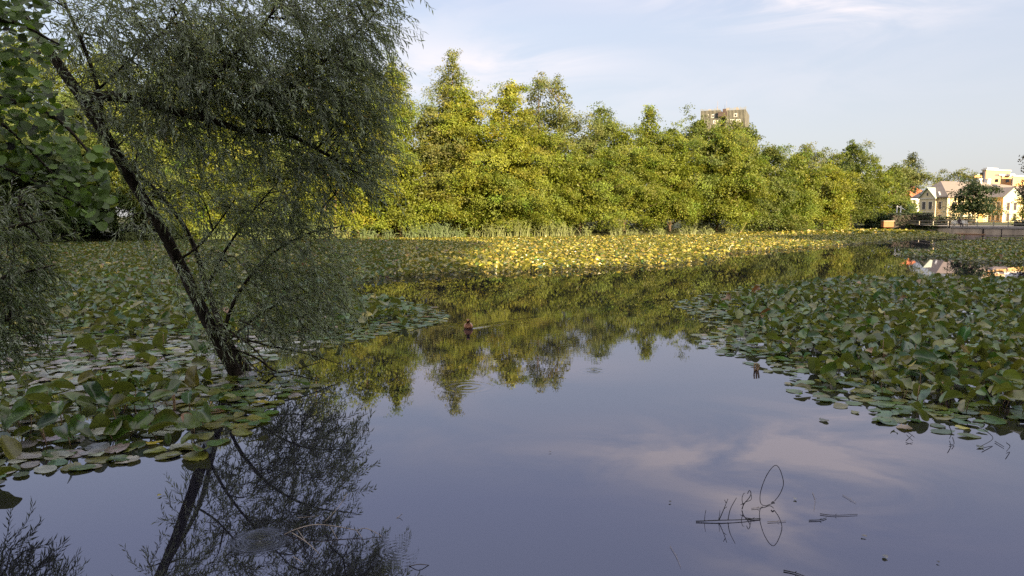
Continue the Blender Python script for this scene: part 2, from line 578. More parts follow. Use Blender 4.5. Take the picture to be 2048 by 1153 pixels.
def make_tree(name, label, base, H, rad, hb, kind, color, cl=170, lv=125, leaf=0.2, cs=1.15, loose=0.0, bark='bark_dark', lean=0.0, group=None, cat='tree', jag=0.3, trunk_r=None, tint_spread=0.16):
    root = empty(name, base)
    tag(root, label, cat, group)
    prof = PROFILES[kind]
    # --- trunk with limbs
    tr = trunk_r or max(0.12, H * 0.014)
    tb = MB()
    k = 7
    wob = rng.normal(0, 0.12, (k, 2)).cumsum(0) * (H / 18)
    wob[0] = 0
    tp = [Vector((wob[i, 0] + lean * H * 0.9 * i / (k - 1), wob[i, 1], H * 0.9 * i / (k - 1) - (0.4 if i == 0 else 0))) for i in range(k)]
    tb.tube(tp, [tr * (1.25 if i == 0 else 1) * (1 - 0.85 * i / (k - 1)) for i in range(k)], 7)

    def trunk_at(z):
        f = np.clip(z / (H * 0.9), 0, 1) * (k - 1)
        i = int(min(f, k - 2))
        return tp[i].lerp(tp[i + 1], f - i)
    # --- boughs, each carrying flat tiers of sprays
    nbg = max(9, int(cl / 6.0))
    leaders = [(0, 0, 1.0)]
    if kind in ('broad', 'tall', 'cone'):
        for _ in range(2):
            la_ = rng.uniform(0, 6.283)
            leaders.append((math.cos(la_) * rad * .42, math.sin(la_) * rad * .42, rng.uniform(.68, .93)))
    tb_ = (np.arange(nbg) + rng.uniform(0, 1, nbg)) / nbg
    tb_ = np.clip(tb_ ** 0.9, 0, .985)
    ab = np.arange(nbg) * 2.399 + rng.normal(0, .5, nbg)
    lob = rng.uniform(0, 6.28, 3)
    lobe = 1 + jag * (0.6 * np.sin(2 * ab + lob[0] + 4 * tb_) + 0.4 * np.sin(3 * ab + lob[1] - 7 * tb_))
    lb = prof(tb_) * rad * lobe * rng.uniform(.72, 1.28, nbg)
    Cl, Sz, Od = [], [], []
    for k_ in range(nbg):
        z0 = hb + tb_[k_] * (H - hb) * .97
        rise = lb[k_] * (-.02 + .75 * tb_[k_] ** 2 + rng.normal(0, .26))
        k2 = max(3, int(round(6.5 * (lb[k_] / max(rad * .62, .1)) ** 1.1 + rng.uniform(-.5, 1))))
        f = rng.uniform(.30, 1.06, k2)
        lat = rng.normal(0, .24, k2) * lb[k_] * (.35 + f * .75)
        ca, sa = math.cos(ab[k_]), math.sin(ab[k_])
        ld_ = leaders[rng.integers(0, len(leaders))]
        z0 = hb + (z0 - hb) * ld_[2]
        gr2 = np.clip((z0 - hb) / (H - hb) * 2.2, 0, 1)
        ax_ = trunk_at(z0) + Vector((ld_[0] * gr2, ld_[1] * gr2, 0))
        dz = rise * f - .16 * lb[k_] * f ** 2.5 - np.abs(lat) * .10 + rng.normal(0, .26, k2)
        Cl.append(np.column_stack([ax_.x + ca * lb[k_] * f - sa * lat, ax_.y + sa * lb[k_] * f + ca * lat, z0 + dz]))
        Sz.append(rng.uniform(.62, 1.2, k2) * cs * (1 - .35 * tb_[k_]))
        Od.append(np.tile([ca, sa, 0], (k2, 1)))
    C = np.vstack(Cl)
    sz = np.concatenate(Sz)
    od = np.vstack(Od)
    kt = 4 if kind != 'fir' else 7
    tw_ = .17 if kind != 'fir' else .06
    tips = np.column_stack([rng.normal(0, rad * tw_, kt) + tp[-1].x, rng.normal(0, rad * tw_, kt) + tp[-1].y, H - np.linspace(0.005, .10, kt) * H])
    C = np.vstack([C, tips])
    sz = np.concatenate([sz, np.linspace(.45, .9, kt) * cs])
    od = np.vstack([od, unit(np.column_stack([rng.normal(0, 1, (kt, 2)), np.zeros(kt)]))])
    cl = len(C) - kt
    cl2 = len(C)
    droop = rng.uniform(0.1, 0.55, cl2)
    cn = unit(np.column_stack([od[:, 0] * droop, od[:, 1] * droop, np.ones(cl2)]) + rng.normal(0, 0.30, (cl2, 3)))
    # --- limbs to a third of the clusters
    for i in rng.choice(cl, min(cl, 26), replace=False):
        c = Vector(C[i])
        s0 = trunk_at(max(hb * 0.6, c.z - 0.55 * math.hypot(c.x, c.y) - 0.3))
        mid = s0.lerp(c, 0.5) + Vector((0, 0, 0.12 * (c - s0).length))
        r0 = tr * 0.32
        tb.tube([s0, mid, c], [r0, r0 * 0.6, r0 * 0.15], 4, cap=False)
    tb.build('trunk', M[bark], root, smooth=True)
    # --- leaves
    per = np.maximum(12, (lv * (sz / cs) ** 2 * (1 - loose * rng.uniform(0, 1, cl2))).astype(int))
    idx = np.repeat(np.arange(cl2), per)
    n = len(idx)
    r = np.sqrt(rng.uniform(0, 1, n)) ** 0.9
    a = rng.uniform(0, 2 * math.pi, n)
    nn = cn[idx]
    u = unit(np.cross(nn, np.array([0.3, 0.2, 1.0]) + rng.normal(0, 0.01, (n, 3))))
    u = unit(np.cross(nn, od[idx] + 1e-3))
    w = np.cross(nn, u)
    s = sz[idx]
    # uneven spray outline
    sp = 1 + 0.35 * np.sin(3 * a + idx * 1.7) + 0.2 * np.sin(5 * a + idx * 2.3)
    P = C[idx] + (u * (np.cos(a) * r * s * sp)[:, None] + w * (np.sin(a) * r * s * sp)[:, None]) + nn * (rng.normal(0, 0.22, n) * s)[:, None]
    P[:, 2] -= 0.22 * (r * s) ** 2 / cs
    ln = unit(nn * 0.8 + od[idx] * 0.35 + rng.normal(0, 0.55, (n, 3)))
    size = rng.uniform(0.7, 1.35, n) * leaf
    ct = np.asarray(color)[None] * (1 + rng.normal(0, tint_spread, (cl2, 1))) * (1 + rng.normal(0, 0.10, (cl2, 3)) * np.array([1.0, 0.3, 0.5]))
    lt = np.clip(ct[idx] * (1 + rng.normal(0, 0.14, (n, 1))), 0.004, 0.6)
    # sparser large leaves through the inside of the crown
    ni = int(n * 0.09 * (1 - loose))
    ti = rng.beta(1.2, 1.3, ni)
    ai = rng.uniform(0, 6.283, ni)
    ri = prof(ti) * rad * 0.8 * np.sqrt(rng.uniform(0, 1, ni))
    zi = hb + ti * (H - hb) * .95
    axi = np.array([trunk_at(z)[:2] for z in zi]).reshape(-1, 2)
    Pi = np.column_stack([axi[:, 0] + np.cos(ai) * ri, axi[:, 1] + np.sin(ai) * ri, zi])
    P = np.vstack([P, Pi])
    ln = np.vstack([ln, unit(rng.normal(0, .6, (ni, 3)) + [0, 0, .6])])
    size = np.concatenate([size, rng.uniform(1.5, 2.6, ni) * leaf])
    lt = np.vstack([lt, np.asarray(color)[None] * (1 + rng.normal(0, .2, (ni, 1))) * 0.9])
    Vv, q, tt = leaf_quads(P, ln, size, np.clip(lt, .004, .6))
    link('crown', mesh_arrays('crown', Vv, q, None, tint=tt, smooth=False), M['tree_leaf'], root)
    return root


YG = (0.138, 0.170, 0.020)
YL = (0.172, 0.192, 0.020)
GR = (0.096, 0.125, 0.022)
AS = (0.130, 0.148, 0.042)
DK = (0.055, 0.080, 0.016)  # bank shade put into a darker leaf green
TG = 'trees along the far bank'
# px of the trunk, py of the crown's top, metres behind the bank edge, half width in px, shape, colour, looseness, label
TREES = [
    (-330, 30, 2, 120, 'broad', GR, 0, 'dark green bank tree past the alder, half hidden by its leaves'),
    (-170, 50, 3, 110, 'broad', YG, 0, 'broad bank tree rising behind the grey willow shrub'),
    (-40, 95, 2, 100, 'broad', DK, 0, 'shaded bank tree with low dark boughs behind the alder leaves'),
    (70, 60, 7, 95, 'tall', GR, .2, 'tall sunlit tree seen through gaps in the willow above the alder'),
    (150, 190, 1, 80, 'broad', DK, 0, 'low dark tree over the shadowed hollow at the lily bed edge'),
    (235, 95, 4, 90, 'broad', GR, 0, 'sunlit tree seen through the fork of the leaning willow'),
    (340, 130, 2, 80, 'broad', GR, 0, 'sunlit bank tree straight behind the leaning willow trunk'),
    (440, 150, 3, 80, 'broad', YG, 0, 'yellow-green tree framed under the long willow limb'),
    (400, 40, 10, 90, 'tall', GR, .2, 'tall tree whose top shows through the upper willow twigs'),
    (540, 170, 2, 75, 'broad', GR, 0, 'bank tree behind the drooping willow foliage with pale stem'),
    (610, 90, 8, 85, 'tall', GR, .2, 'tall grey-green tree behind the outer half of the willow'),
    (640, 200, 2.5, 60, 'broad', YG, .2, 'bright tree with bare lower stems near the tall reeds'),
    (715, 230, 2, 60, 'broad', YL, .1, 'yellow tree with a slanting orange trunk at the reeds'),
    (735, 120, 7, 75, 'tall', YG, .1, 'tall tree rising directly behind the willow tip'),
    (800, 108, 5, 48, 'cone', YG, .1, 'slender pointed tree standing beside the willow tip'),
    (800, 285, 1.5, 66, 'broad', YG, 0, 'low layered tree with dead grey boughs beside the willow tip'),
    (862, 205, 4, 52, 'broad', AS, .2, 'olive tree between the pointed tree and the tallest crown'),
    (912, 104, 8, 58, 'cone', AS, .45, 'tallest tree of the bank with a loose airy tip'),
    (930, 172, 3, 72, 'broad', YL, 0, 'broad golden tree below the tallest airy crown'),
    (1012, 160, 3, 54, 'broad', YL, 0, 'round topped golden tree next to the broadest golden crown'),
    (985, 320, 1, 75, 'broad', YG, 0, 'low tree with deep tiers of boughs over the reeds'),
    (1078, 148, 9, 44, 'tall', AS, .55, 'thin feathery tree left bare near its twin-pointed top'),
    (1116, 156, 8, 56, 'broad', AS, .5, 'feathery grey-green tree with sky showing through its side'),
    (1085, 262, 2, 66, 'broad', YG, 0, 'wide tree at the waterside under the two feathery tops'),
    (1160, 300, 2, 60, 'broad', YG, 0, 'rounded waterside tree before the loose dark green crown'),
    (1198, 203, 7, 52, 'broad', GR, .35, 'loose dark green crown standing alone against the sky'),
    (1248, 255, 3, 52, 'broad', YG, .1, 'mid-height tree filling the dip beside the loose crown'),
    (1300, 212, 6, 50, 'cone', YG, .25, 'pointed tree with a ragged tip rising from the dip'),
    (1338, 250, 3, 56, 'broad', YG, 0, 'dense green tree leaning against the ragged pointed one'),
    (1390, 230, 6, 46, 'broad', GR, .15, 'tree cutting across the lower edge of the grey tower'),
    (1432, 243, 3, 58, 'broad', YG, 0, 'broad tree standing directly under the grey tower'),
    (1484, 246, 5, 42, 'broad', GR, 0, 'dark green tree at the far corner of the grey tower'),
    (1535, 288, 3, 52, 'broad', GR, 0, 'sloping crowned tree just beyond the grey tower'),
    (1585, 305, 3, 42, 'broad', YG, 0, 'low yellow-green tree in the dip of the skyline'),
    (1616, 292, 9, 36, 'tall', AS, .35, 'pale thin topped tree behind the low dip'),
    (1655, 318, 2, 44, 'broad', YL, 0, 'yellow tree with a leaning pale stem at its foot'),
    (1700, 282, 4, 46, 'broad', GR, 0, 'tall round tree at the far end of the wooded bank'),
    (1742, 322, 3, 36, 'broad', YG, .1, 'smaller tree between the tall round one and the railing'),
]
for (px, ty, off, hw, kind, colr, loose, label) in TREES:
    e = G(px, bank_py(px))
    d2 = unit(np.array([e.x - ctr[0], e.y - ctr[1]]))
    if px < 1500:
        d2 = unit(np.array([e.x * 0.4, e.y]))
    bx, by = e.x + d2[0] * off, e.y + d2[1] * off
    # keep it on its bearing
    bx = e.x / e.y * by
    D = by
    top = Q(px, ty, D).z
    rad = hw * 1.12 / F * D
    zb = 0.35 if off < 4 else 0.55
    H = top - zb
    hb = rng.uniform(.8, 2.1) if off < 4 else 2.8
    nc = int(np.clip(19.0 * rad * H / 3.4, 120, 520))
    fars = D > 105
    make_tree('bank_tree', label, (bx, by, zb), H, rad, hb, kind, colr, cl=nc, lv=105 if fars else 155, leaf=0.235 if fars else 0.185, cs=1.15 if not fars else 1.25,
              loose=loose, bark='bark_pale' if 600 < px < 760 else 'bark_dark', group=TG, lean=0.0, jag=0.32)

# slanting pale stem beside the reeds and a conifer, broad trees behind the railing, hedges' neighbours
p = Q(1812, 438, 175)
make_tree('conifer', 'dark pointed conifer rising above the trees near the red roof', (p.x, p.y, 1.2), Q(1814, 308, 175).z - 1.2, 4.4, 8, 'fir', (0.06, 0.075, 0.03), cl=120, lv=70, leaf=.3, cs=1.5, jag=.15, loose=.3)
p = Q(1803, 438, 168)
make_tree('broad_tree', 'airy broad tree in front of the red roof with slanting side', (p.x, p.y, 1.2), Q(1825, 338, 168).z - 1.2, 4.4, 9.6, 'broad', AS, cl=110, lv=75, leaf=.3, cs=1.4, loose=.3)
p = Q(1785, 438, 160)
make_tree('broad_tree', 'round green tree at the end of the hedge behind white posts', (p.x, p.y, 1.2), Q(1785, 330, 160).z - 1.2, 4.3, 1.5, 'broad', GR, cl=150, lv=75, leaf=.3, cs=1.4)
p = Q(1815, 438, 162)
make_tree('shrub', 'yellow-green shrub filling the gap between hedge and gabled house', (p.x, p.y, 1.1), Q(1815, 402, 162).z - 1.1, 2.2, .3, 'broad', YL, cl=80, lv=75, leaf=.27, cs=1.1, cat='shrub')
p = Q(1872, 438, 260)
make_tree('broad_tree', 'small pointed tree between the red roof and the grey roof', (p.x, p.y, 1.2), Q(1872, 352, 260).z - 1.2, 3.2, 4, 'broad', AS, cl=60, lv=60, leaf=.4, cs=1.8)
p = Q(1915, 438, 270)
make_tree('broad_tree', 'flat spreading tree crown above the long grey roof', (p.x, p.y, 1.2), Q(1915, 341, 270).z - 1.2, 6.5, 10, 'broad', AS, cl=80, lv=60, leaf=.4, cs=1.9)
p = Q(1945, 441, 128)
make_tree('maple_tree', 'round dark green maple standing before the cream house', (p.x, p.y, 1.15), Q(1945, 364, 128).z - 1.15, 4.1, 2.1, 'broad', (0.028, 0.048, 0.016), cl=150, lv=62, leaf=.27, cs=1.15, jag=.25, tint_spread=.3)  # shade on the maple put into its darker leaf colour
p = G(1764, 461)
make_tree('shrub', 'bluish dark shrub where the wooded bank meets the railing', (p.x, p.y + 1, .3), 3.0, 4.0, .2, 'broad', (0.035, 0.06, 0.028), cl=90, lv=75, leaf=.25, cs=1.1, cat='shrub')
p = Q(2085, 445, 88)
make_tree('maple_tree', 'dark reddish maple at the edge over the concrete wall', (p.x, p.y, 1.15), Q(2085, 275, 88).z - 1.15, 3.0, 3.0, 'broad', (0.06, 0.045, 0.022), cl=110, lv=70, leaf=.24, cs=1.0, jag=.35)
p = Q(2046, 447, 112)
make_tree('shrub', 'thin yellow-leaved young tree before the house wing', (p.x, p.y, 1.15), Q(2046, 392, 112).z - 1.15, 1.6, 1.4, 'broad', YL, cl=36, lv=34, leaf=.22, cs=.8, cat='shrub', loose=.5)

# bare pale stems on the bank
for (pa, pb, r, lab) in (((690, 470), (722, 372), .16, 'slanting orange-lit bare trunk above the tall reeds'), ((652, 466), (646, 330), .14, 'upright pale stem behind the tall reeds near the willow'),
                         ((668, 466), (674, 340), .12, 'thin dark stem beside the slanting orange-lit trunk'), ((1478, 462), (1498, 438), .13, 'short leaning dead stem at the end of the reeds')):
    D = G(pa[0], bank_py(pa[0])).y + 0.8
    a, b = Q(pa[0], pa[1], D), Q(pb[0], pb[1], D + .6)
    a.z = 0.0
    t_ = empty('bare_trunk', a)
    tag(t_, lab, 'tree trunk', 'bare stems on the far bank')
    m = MB()
    d = b - a
    m.tube([Vector((0, 0, -.1)), d * .33 + Vector((.05, 0, 0)), d * .66 - Vector((.04, 0, 0)), d], [r * 1.2, r, r * .85, r * .6], 8, wob=.08)
    m.build('trunk', M['bark_pale'], t_, smooth=True)
    m = MB()
    m.tube([d * .7, d * .8 + Vector((.5, .1, .6)), d * .9 + Vector((1.0, .2, 1.4))], [r * .5, r * .35, r * .12], 6)
    m.build('branch', M['bark_pale'], t_, smooth=True)

# dark undergrowth under the boughs of the far bank
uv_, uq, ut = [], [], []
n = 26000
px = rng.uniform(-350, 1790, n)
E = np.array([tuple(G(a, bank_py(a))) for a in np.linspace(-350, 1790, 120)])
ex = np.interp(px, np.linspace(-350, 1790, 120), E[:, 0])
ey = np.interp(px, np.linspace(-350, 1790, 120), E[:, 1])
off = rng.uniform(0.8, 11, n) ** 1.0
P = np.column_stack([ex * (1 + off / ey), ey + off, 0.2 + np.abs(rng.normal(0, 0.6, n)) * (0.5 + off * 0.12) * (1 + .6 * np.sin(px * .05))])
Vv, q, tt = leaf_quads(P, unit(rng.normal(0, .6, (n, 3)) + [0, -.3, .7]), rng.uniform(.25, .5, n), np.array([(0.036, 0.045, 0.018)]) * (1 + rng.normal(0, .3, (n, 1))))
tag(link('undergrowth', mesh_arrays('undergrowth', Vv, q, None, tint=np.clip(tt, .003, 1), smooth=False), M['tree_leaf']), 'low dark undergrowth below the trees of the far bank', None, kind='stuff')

# trees behind the photographer that shade the near water (seen only in the shade they throw)
SU = np.array([math.cos(R(SUN_AZ)), math.sin(R(SUN_AZ))])       # across the light
SV = np.array([-math.sin(R(SUN_AZ)), math.cos(R(SUN_AZ))])      # along the light
cards, cn_ = [], []
TAN = math.tan(R(SUN_EL))


def shade_row(u0, u1, reach, v=-32, n=2600):
    """foliage wall across the light at distance v whose shade reaches 'reach' metres past the camera"""
    uu = rng.uniform(u0, u1, n)
    rc = np.interp(uu, *reach) if isinstance(reach, tuple) else reach
    hh = (rc - v) * TAN * (1 + 0.018 * np.sin(uu * 1.3) + 0.018 * np.sin(uu * 3.1 + 1))
    z = rng.uniform(0.0, 1.0, n) ** 0.8 * hh
    vv = v + rng.normal(0, 1.3, n)
    xy = uu[:, None] * SU + vv[:, None] * SV
    return np.column_stack([xy, z])


C1 = shade_row(-75, 14.6, ([-75, -40, 3, 6, 9, 13, 14.6], [100, 100, 100, 92, 82, 76, 66]), n=22000)
C2 = shade_row(14, 58, ([14, 17, 24, 35, 45, 58], [21, 20, 20, 21, 25, 27]), n=9000)
C3 = shade_row(58, 120, ([58, 70, 95, 120], [34, 56, 60, 60]), n=9000)
# one crown reaching out beside the tall ones, light passing beneath it
uu = rng.uniform(14, 31, 2600)
vl = np.interp(uu, [14, 16, 31], [29, 35, 58]) + 1.5 * np.sin(uu * 1.9)
vh = np.interp(uu, [14, 24, 31], [72, 70, 60])
C4 = (uu[:, None] * SU + (-32 + rng.normal(0, 1.0, 2600))[:, None] * SV)
C4 = np.column_stack([C4, (vl + (vh - vl) * rng.uniform(0.04, 1, 2600) + 32) * TAN])
Pc = np.vstack([C1, C2, C3, C4])
Vv, q, tt = leaf_quads(Pc, unit(rng.normal(0, 1, (len(Pc), 3))), rng.uniform(1.8, 3.2, len(Pc)), np.full((len(Pc), 3), 0.06), aspect=0.9)
tag(link('woodland', mesh_arrays('woodland', Vv, q, None, tint=tt, smooth=False), M['tree_leaf']), 'dense woodland behind the near shore that shades the water', None, kind='stuff')


# ------------------------------------------------------------------ reeds
RG = 'reed tufts along the far bank'


def reed(px, wpx, hpx, nb_, colr, label):
    e = G(px, bank_py(px) + 1.2)
    D = e.y
    wm, hm = wpx / F * D, hpx / F * D
    root = empty('reed_tuft', e)
    tag(root, label, 'reeds', RG)
    b = nb_
    x = rng.normal(0, wm * .32, b)
    y = rng.normal(0, .35, b)
    h = hm * rng.uniform(.55, 1.05, b)
    lean = rng.normal(0, .27, (b, 2)) + np.column_stack([x / wm * .25, np.zeros(b)])
    Vs, Qs_, Tn = [], [], []
    k = 5
    for s_ in range(k):
        f = s_ / (k - 1)
        cx = x + lean[:, 0] * h * f ** 1.8
        cy = y + lean[:, 1] * h * f ** 1.8
        cz = h * (f - .12 * f ** 3)
        w = (.035 * (1 - f) ** .6 + .002) * D / 85
        Vs.append(np.stack([np.column_stack([cx - w, cy, cz]), np.column_stack([cx + w, cy + .01, cz])], 1))
    A = np.stack(Vs, 1).reshape(b, k * 2, 3)
    for s_ in range(k - 1):
        Qs_.append((np.arange(b)[:, None] * k * 2) + np.array([2 * s_, 2 * s_ + 1, 2 * s_ + 3, 2 * s_ + 2]))
    tint = np.asarray(colr) * (1 + rng.normal(0, .2, (b, 1)))
    # leaf blades arching away from the stems
    nl = b * 3
    i0 = rng.integers(0, b, nl)
    f = rng.uniform(.3, .95, nl)
    S = np.column_stack([x[i0] + lean[i0, 0] * h[i0] * f ** 1.8, y[i0] + lean[i0, 1] * h[i0] * f ** 1.8, h[i0] * (f - .12 * f ** 3)])
    L = rng.uniform(.25, .5, nl)
    dd = unit(np.column_stack([rng.normal(0, 1, nl), rng.normal(0, .5, nl), rng.uniform(.3, 1.3, nl)]))
    wv2 = np.array([0, 0.02, 0.03]) * D / 85
    P1 = S + dd * L[:, None] * .5
    P2 = S + dd * L[:, None] - np.array([0, 0, .12])
    B = np.stack([S - wv2, S + wv2, P1 + wv2 * 1.1, P2, P1 - wv2 * 1.1], 1)
    qv = np.concatenate(Qs_)
    o = len(A.reshape(-1, 3))
    q2 = (np.arange(nl)[:, None] * 5) + np.array([0, 1, 2, 4]) + o
    t2 = (np.arange(nl)[:, None] * 5) + np.array([4, 2, 3]) + o
    ta = np.repeat(tint, k * 2, 0)
    tb_ = np.repeat(tint[i0], 5, 0)
    link('foliage', mesh_arrays('foliage', np.vstack([A.reshape(-1, 3), B.reshape(-1, 3)]), np.vstack([qv, q2]), t2, tint=np.clip(np.vstack([ta, tb_]), .01, 1), smooth=False), M['reed'], root)
    return root


GG = (0.11, 0.15, 0.06)
GP = (0.155, 0.18, 0.06)
for a in [(440, 50, 38, 60, GG, 'shaded reed tuft behind the low willow foliage'), (520, 45, 34, 50, GG, 'grey-green reed tuft by the drooping willow twigs'),
          (590, 70, 42, 90, GG, 'wide grey-green reed tuft nearest the leaning willow'), (632, 50, 40, 70, GG, 'dense reed tuft beside the pale upright stem'), (665, 40, 34, 50, GP, 'reed tuft at the foot of the slanting trunk'),
          (735, 22, 26, 20, GG, 'thin reed tuft between slanting trunk and grey reeds'), (775, 20, 24, 16, GG, 'sparse reed tuft under the dead grey boughs'),
          (828, 26, 26, 26, GG, 'short grey reeds edging the broad dark clump'), (868, 62, 36, 100, GG, 'broad blue-green reed clump at the shade line'), (905, 34, 24, 40, GG, 'low reeds joined to the broad blue-green clump'),
          (948, 14, 26, 10, GP, 'single spindly reeds before an orange trunk'), (985, 36, 34, 44, GP, 'sunlit reed tuft just past the orange trunk'), (1032, 46, 44, 70, GP, 'tallest pale sunlit reed clump on the bank'),
          (1100, 54, 40, 70, GP, 'wide pale reed clump next to the tallest one'), (1135, 20, 26, 22, GP, 'small reed tuft hugging the wide pale clump'), (1172, 18, 28, 18, GP, 'slender reed tuft alone before a dark gap'),
          (1235, 30, 26, 30, GP, 'bushy low reed tuft midway along the lit bed'), (1265, 16, 18, 14, GP, 'stubby reeds next to the bushy low tuft'), (1318, 18, 20, 16, GP, 'little reed tuft under the ragged pointed tree'), (1378, 30, 22, 30, GP, 'pale reed tuft under the tower trees'),
          (1412, 30, 20, 30, GP, 'yellowish low reeds under the tower trees'), (1460, 14, 18, 12, GP, 'last small reed tuft by the leaning dead stem'), (310, 60, 24, 40, GP, 'pale grassy tuft behind the leaning willow trunk'),
          (260, 36, 26, 28, GP, 'arching pale grass at the dark hollow')]:
    reed(*a)


# ------------------------------------------------------------------ lily pads
def poly_in(P, poly):
    x, y = P[:, 0], P[:, 1]
    ins = np.zeros(len(P), bool)
    n = len(poly)
    for i in range(n):
        x0, y0 = poly[i]
        x1, y1 = poly[(i + 1) % n]
        c = ((y0 > y) != (y1 > y)) & (x < (x1 - x0) * (y - y0) / (y1 - y0 + 1e-12) + x0)
        ins ^= c
    return ins


def poly_dist(P, poly):
    d = np.full(len(P), 1e9)
    n = len(poly)
    for i in range(n):
        a, b = np.array(poly[i]), np.array(poly[(i + 1) % n])
        ab = b - a
        t = np.clip(((P - a) @ ab) / (ab @ ab + 1e-12), 0, 1)
        d = np.minimum(d, np.linalg.norm(P - (a + t[:, None] * ab), axis=1))
    return d


BED_W = [(-700, 509), (-250, 502), (0, 494), (250, 486), (600, 481), (1000, 478), (1400, 472.5), (1600, 467.5), (1700, 463.5), (1765, 462), (1840, 466), (1930, 474), (1840, 477), (1745, 486), (1620, 497), (1500, 505), (1450, 510), (1445, 520),
         (1360, 530), (1230, 538), (1100, 544), (900, 549), (760, 558), (690, 572), (700, 587), (780, 596), (860, 613), (908, 628), (890, 645), (830, 662), (760, 672), (690, 690), (630, 705), (560, 735), (640, 772), (610, 790), (565, 808),
         (530, 850), (475, 880), (425, 905), (405, 930), (360, 915), (250, 930), (150, 945), (60, 965), (-60, 985), (-400, 1000), (-900, 700)]
BED_S = [(1330, 611), (1420, 589), (1500, 576), (1600, 564), (1700, 563), (1850, 564), (2060, 569), (2500, 582), (2700, 820), (2300, 905), (2048, 868), (1970, 880), (1900, 872), (1800, 856), (1700, 828), (1620, 803), (1565, 775), (1540, 750), (1500, 730), (1450, 712), (1400, 695), (1390, 672), (1425, 658), (1400, 640), (1370, 624)]
BED_C = [(1880, 500), (1960, 496), (2048, 494), (2300, 492), (2300, 534), (2048, 527), (1960, 526), (1890, 517), (1840, 508)]
BED_Y = [(1785, 509), (1845, 503), (1870, 510), (1860, 517), (1800, 512)]
BED_Z = [(1858, 487), (1950, 483), (2048, 485), (2300, 486), (2300, 491), (2040, 494), (1880, 496)]
BED_X = [(1945, 478.5), (2048, 477.5), (2300, 479), (2300, 481), (2048, 481)]


def px_poly_world(poly):
    # subdivide each side so that straight sides stay straight on the water
    out = []
    for i in range(len(poly)):
        a, b = poly[i], poly[(i + 1) % len(poly)]
        for j in range(3):
            f = j / 3
            g = G(a[0] + (b[0] - a[0]) * f, a[1] + (b[1] - a[1]) * f)
            out.append((g.x, g.y))
    return out


def wnoise(P, s, seed):
    r = np.random.default_rng(seed)
    v = np.zeros(len(P))
    for k in range(6):
        a = r.uniform(0, 6.28)
        f = s * r.uniform(.6, 2.2)
        v += np.sin((P[:, 0] * math.cos(a) + P[:, 1] * math.sin(a)) * f + r.uniform(0, 6.28))
    return v / 3.5


pads = []          # rows: x y z L W yaw tilt tiltdir fold wave r g b bed


def scatter(poly_px, bed, spacing):
    wp = px_poly_world(poly_px)
    A = np.array(wp)
    lo, hi = A.min(0), A.max(0)
    # density bands by distance
    out = []
    for y0, y1, sp in spacing:
        a0, a1 = max(lo[1], y0), min(hi[1], y1)
        if a1 <= a0:
            continue
        gx = np.arange(lo[0], hi[0], sp)
        gy = np.arange(a0, a1, sp)
        X, Y = np.meshgrid(gx, gy)
        P = np.column_stack([X.ravel(), Y.ravel()]) + rng.uniform(-.5, .5, (X.size, 2)) * sp * 1.0
        pp, zc = topx(np.column_stack([P, np.zeros(len(P))]))
        vis = (pp[:, 0] > -170) & (pp[:, 0] < 2230)
        P = P[vis]
        P = P[poly_in(P, wp)]
        out.append(np.column_stack([P, np.full(len(P), sp)]))
    P = np.vstack(out)
    return P, poly_dist(P[:, :2], wp)


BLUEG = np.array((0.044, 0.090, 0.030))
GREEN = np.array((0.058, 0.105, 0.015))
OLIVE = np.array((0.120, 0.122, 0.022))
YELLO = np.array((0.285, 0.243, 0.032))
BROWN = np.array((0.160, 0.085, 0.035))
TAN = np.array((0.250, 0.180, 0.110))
GREYG = np.array((0.235, 0.235, 0.205))  # sky sheen of floating pads put into the colour
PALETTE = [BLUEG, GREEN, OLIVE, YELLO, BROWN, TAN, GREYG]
CNAME = ['blue-green', 'deep green', 'olive', 'yellowed', 'rusty brown', 'pale tan', 'dusty grey']

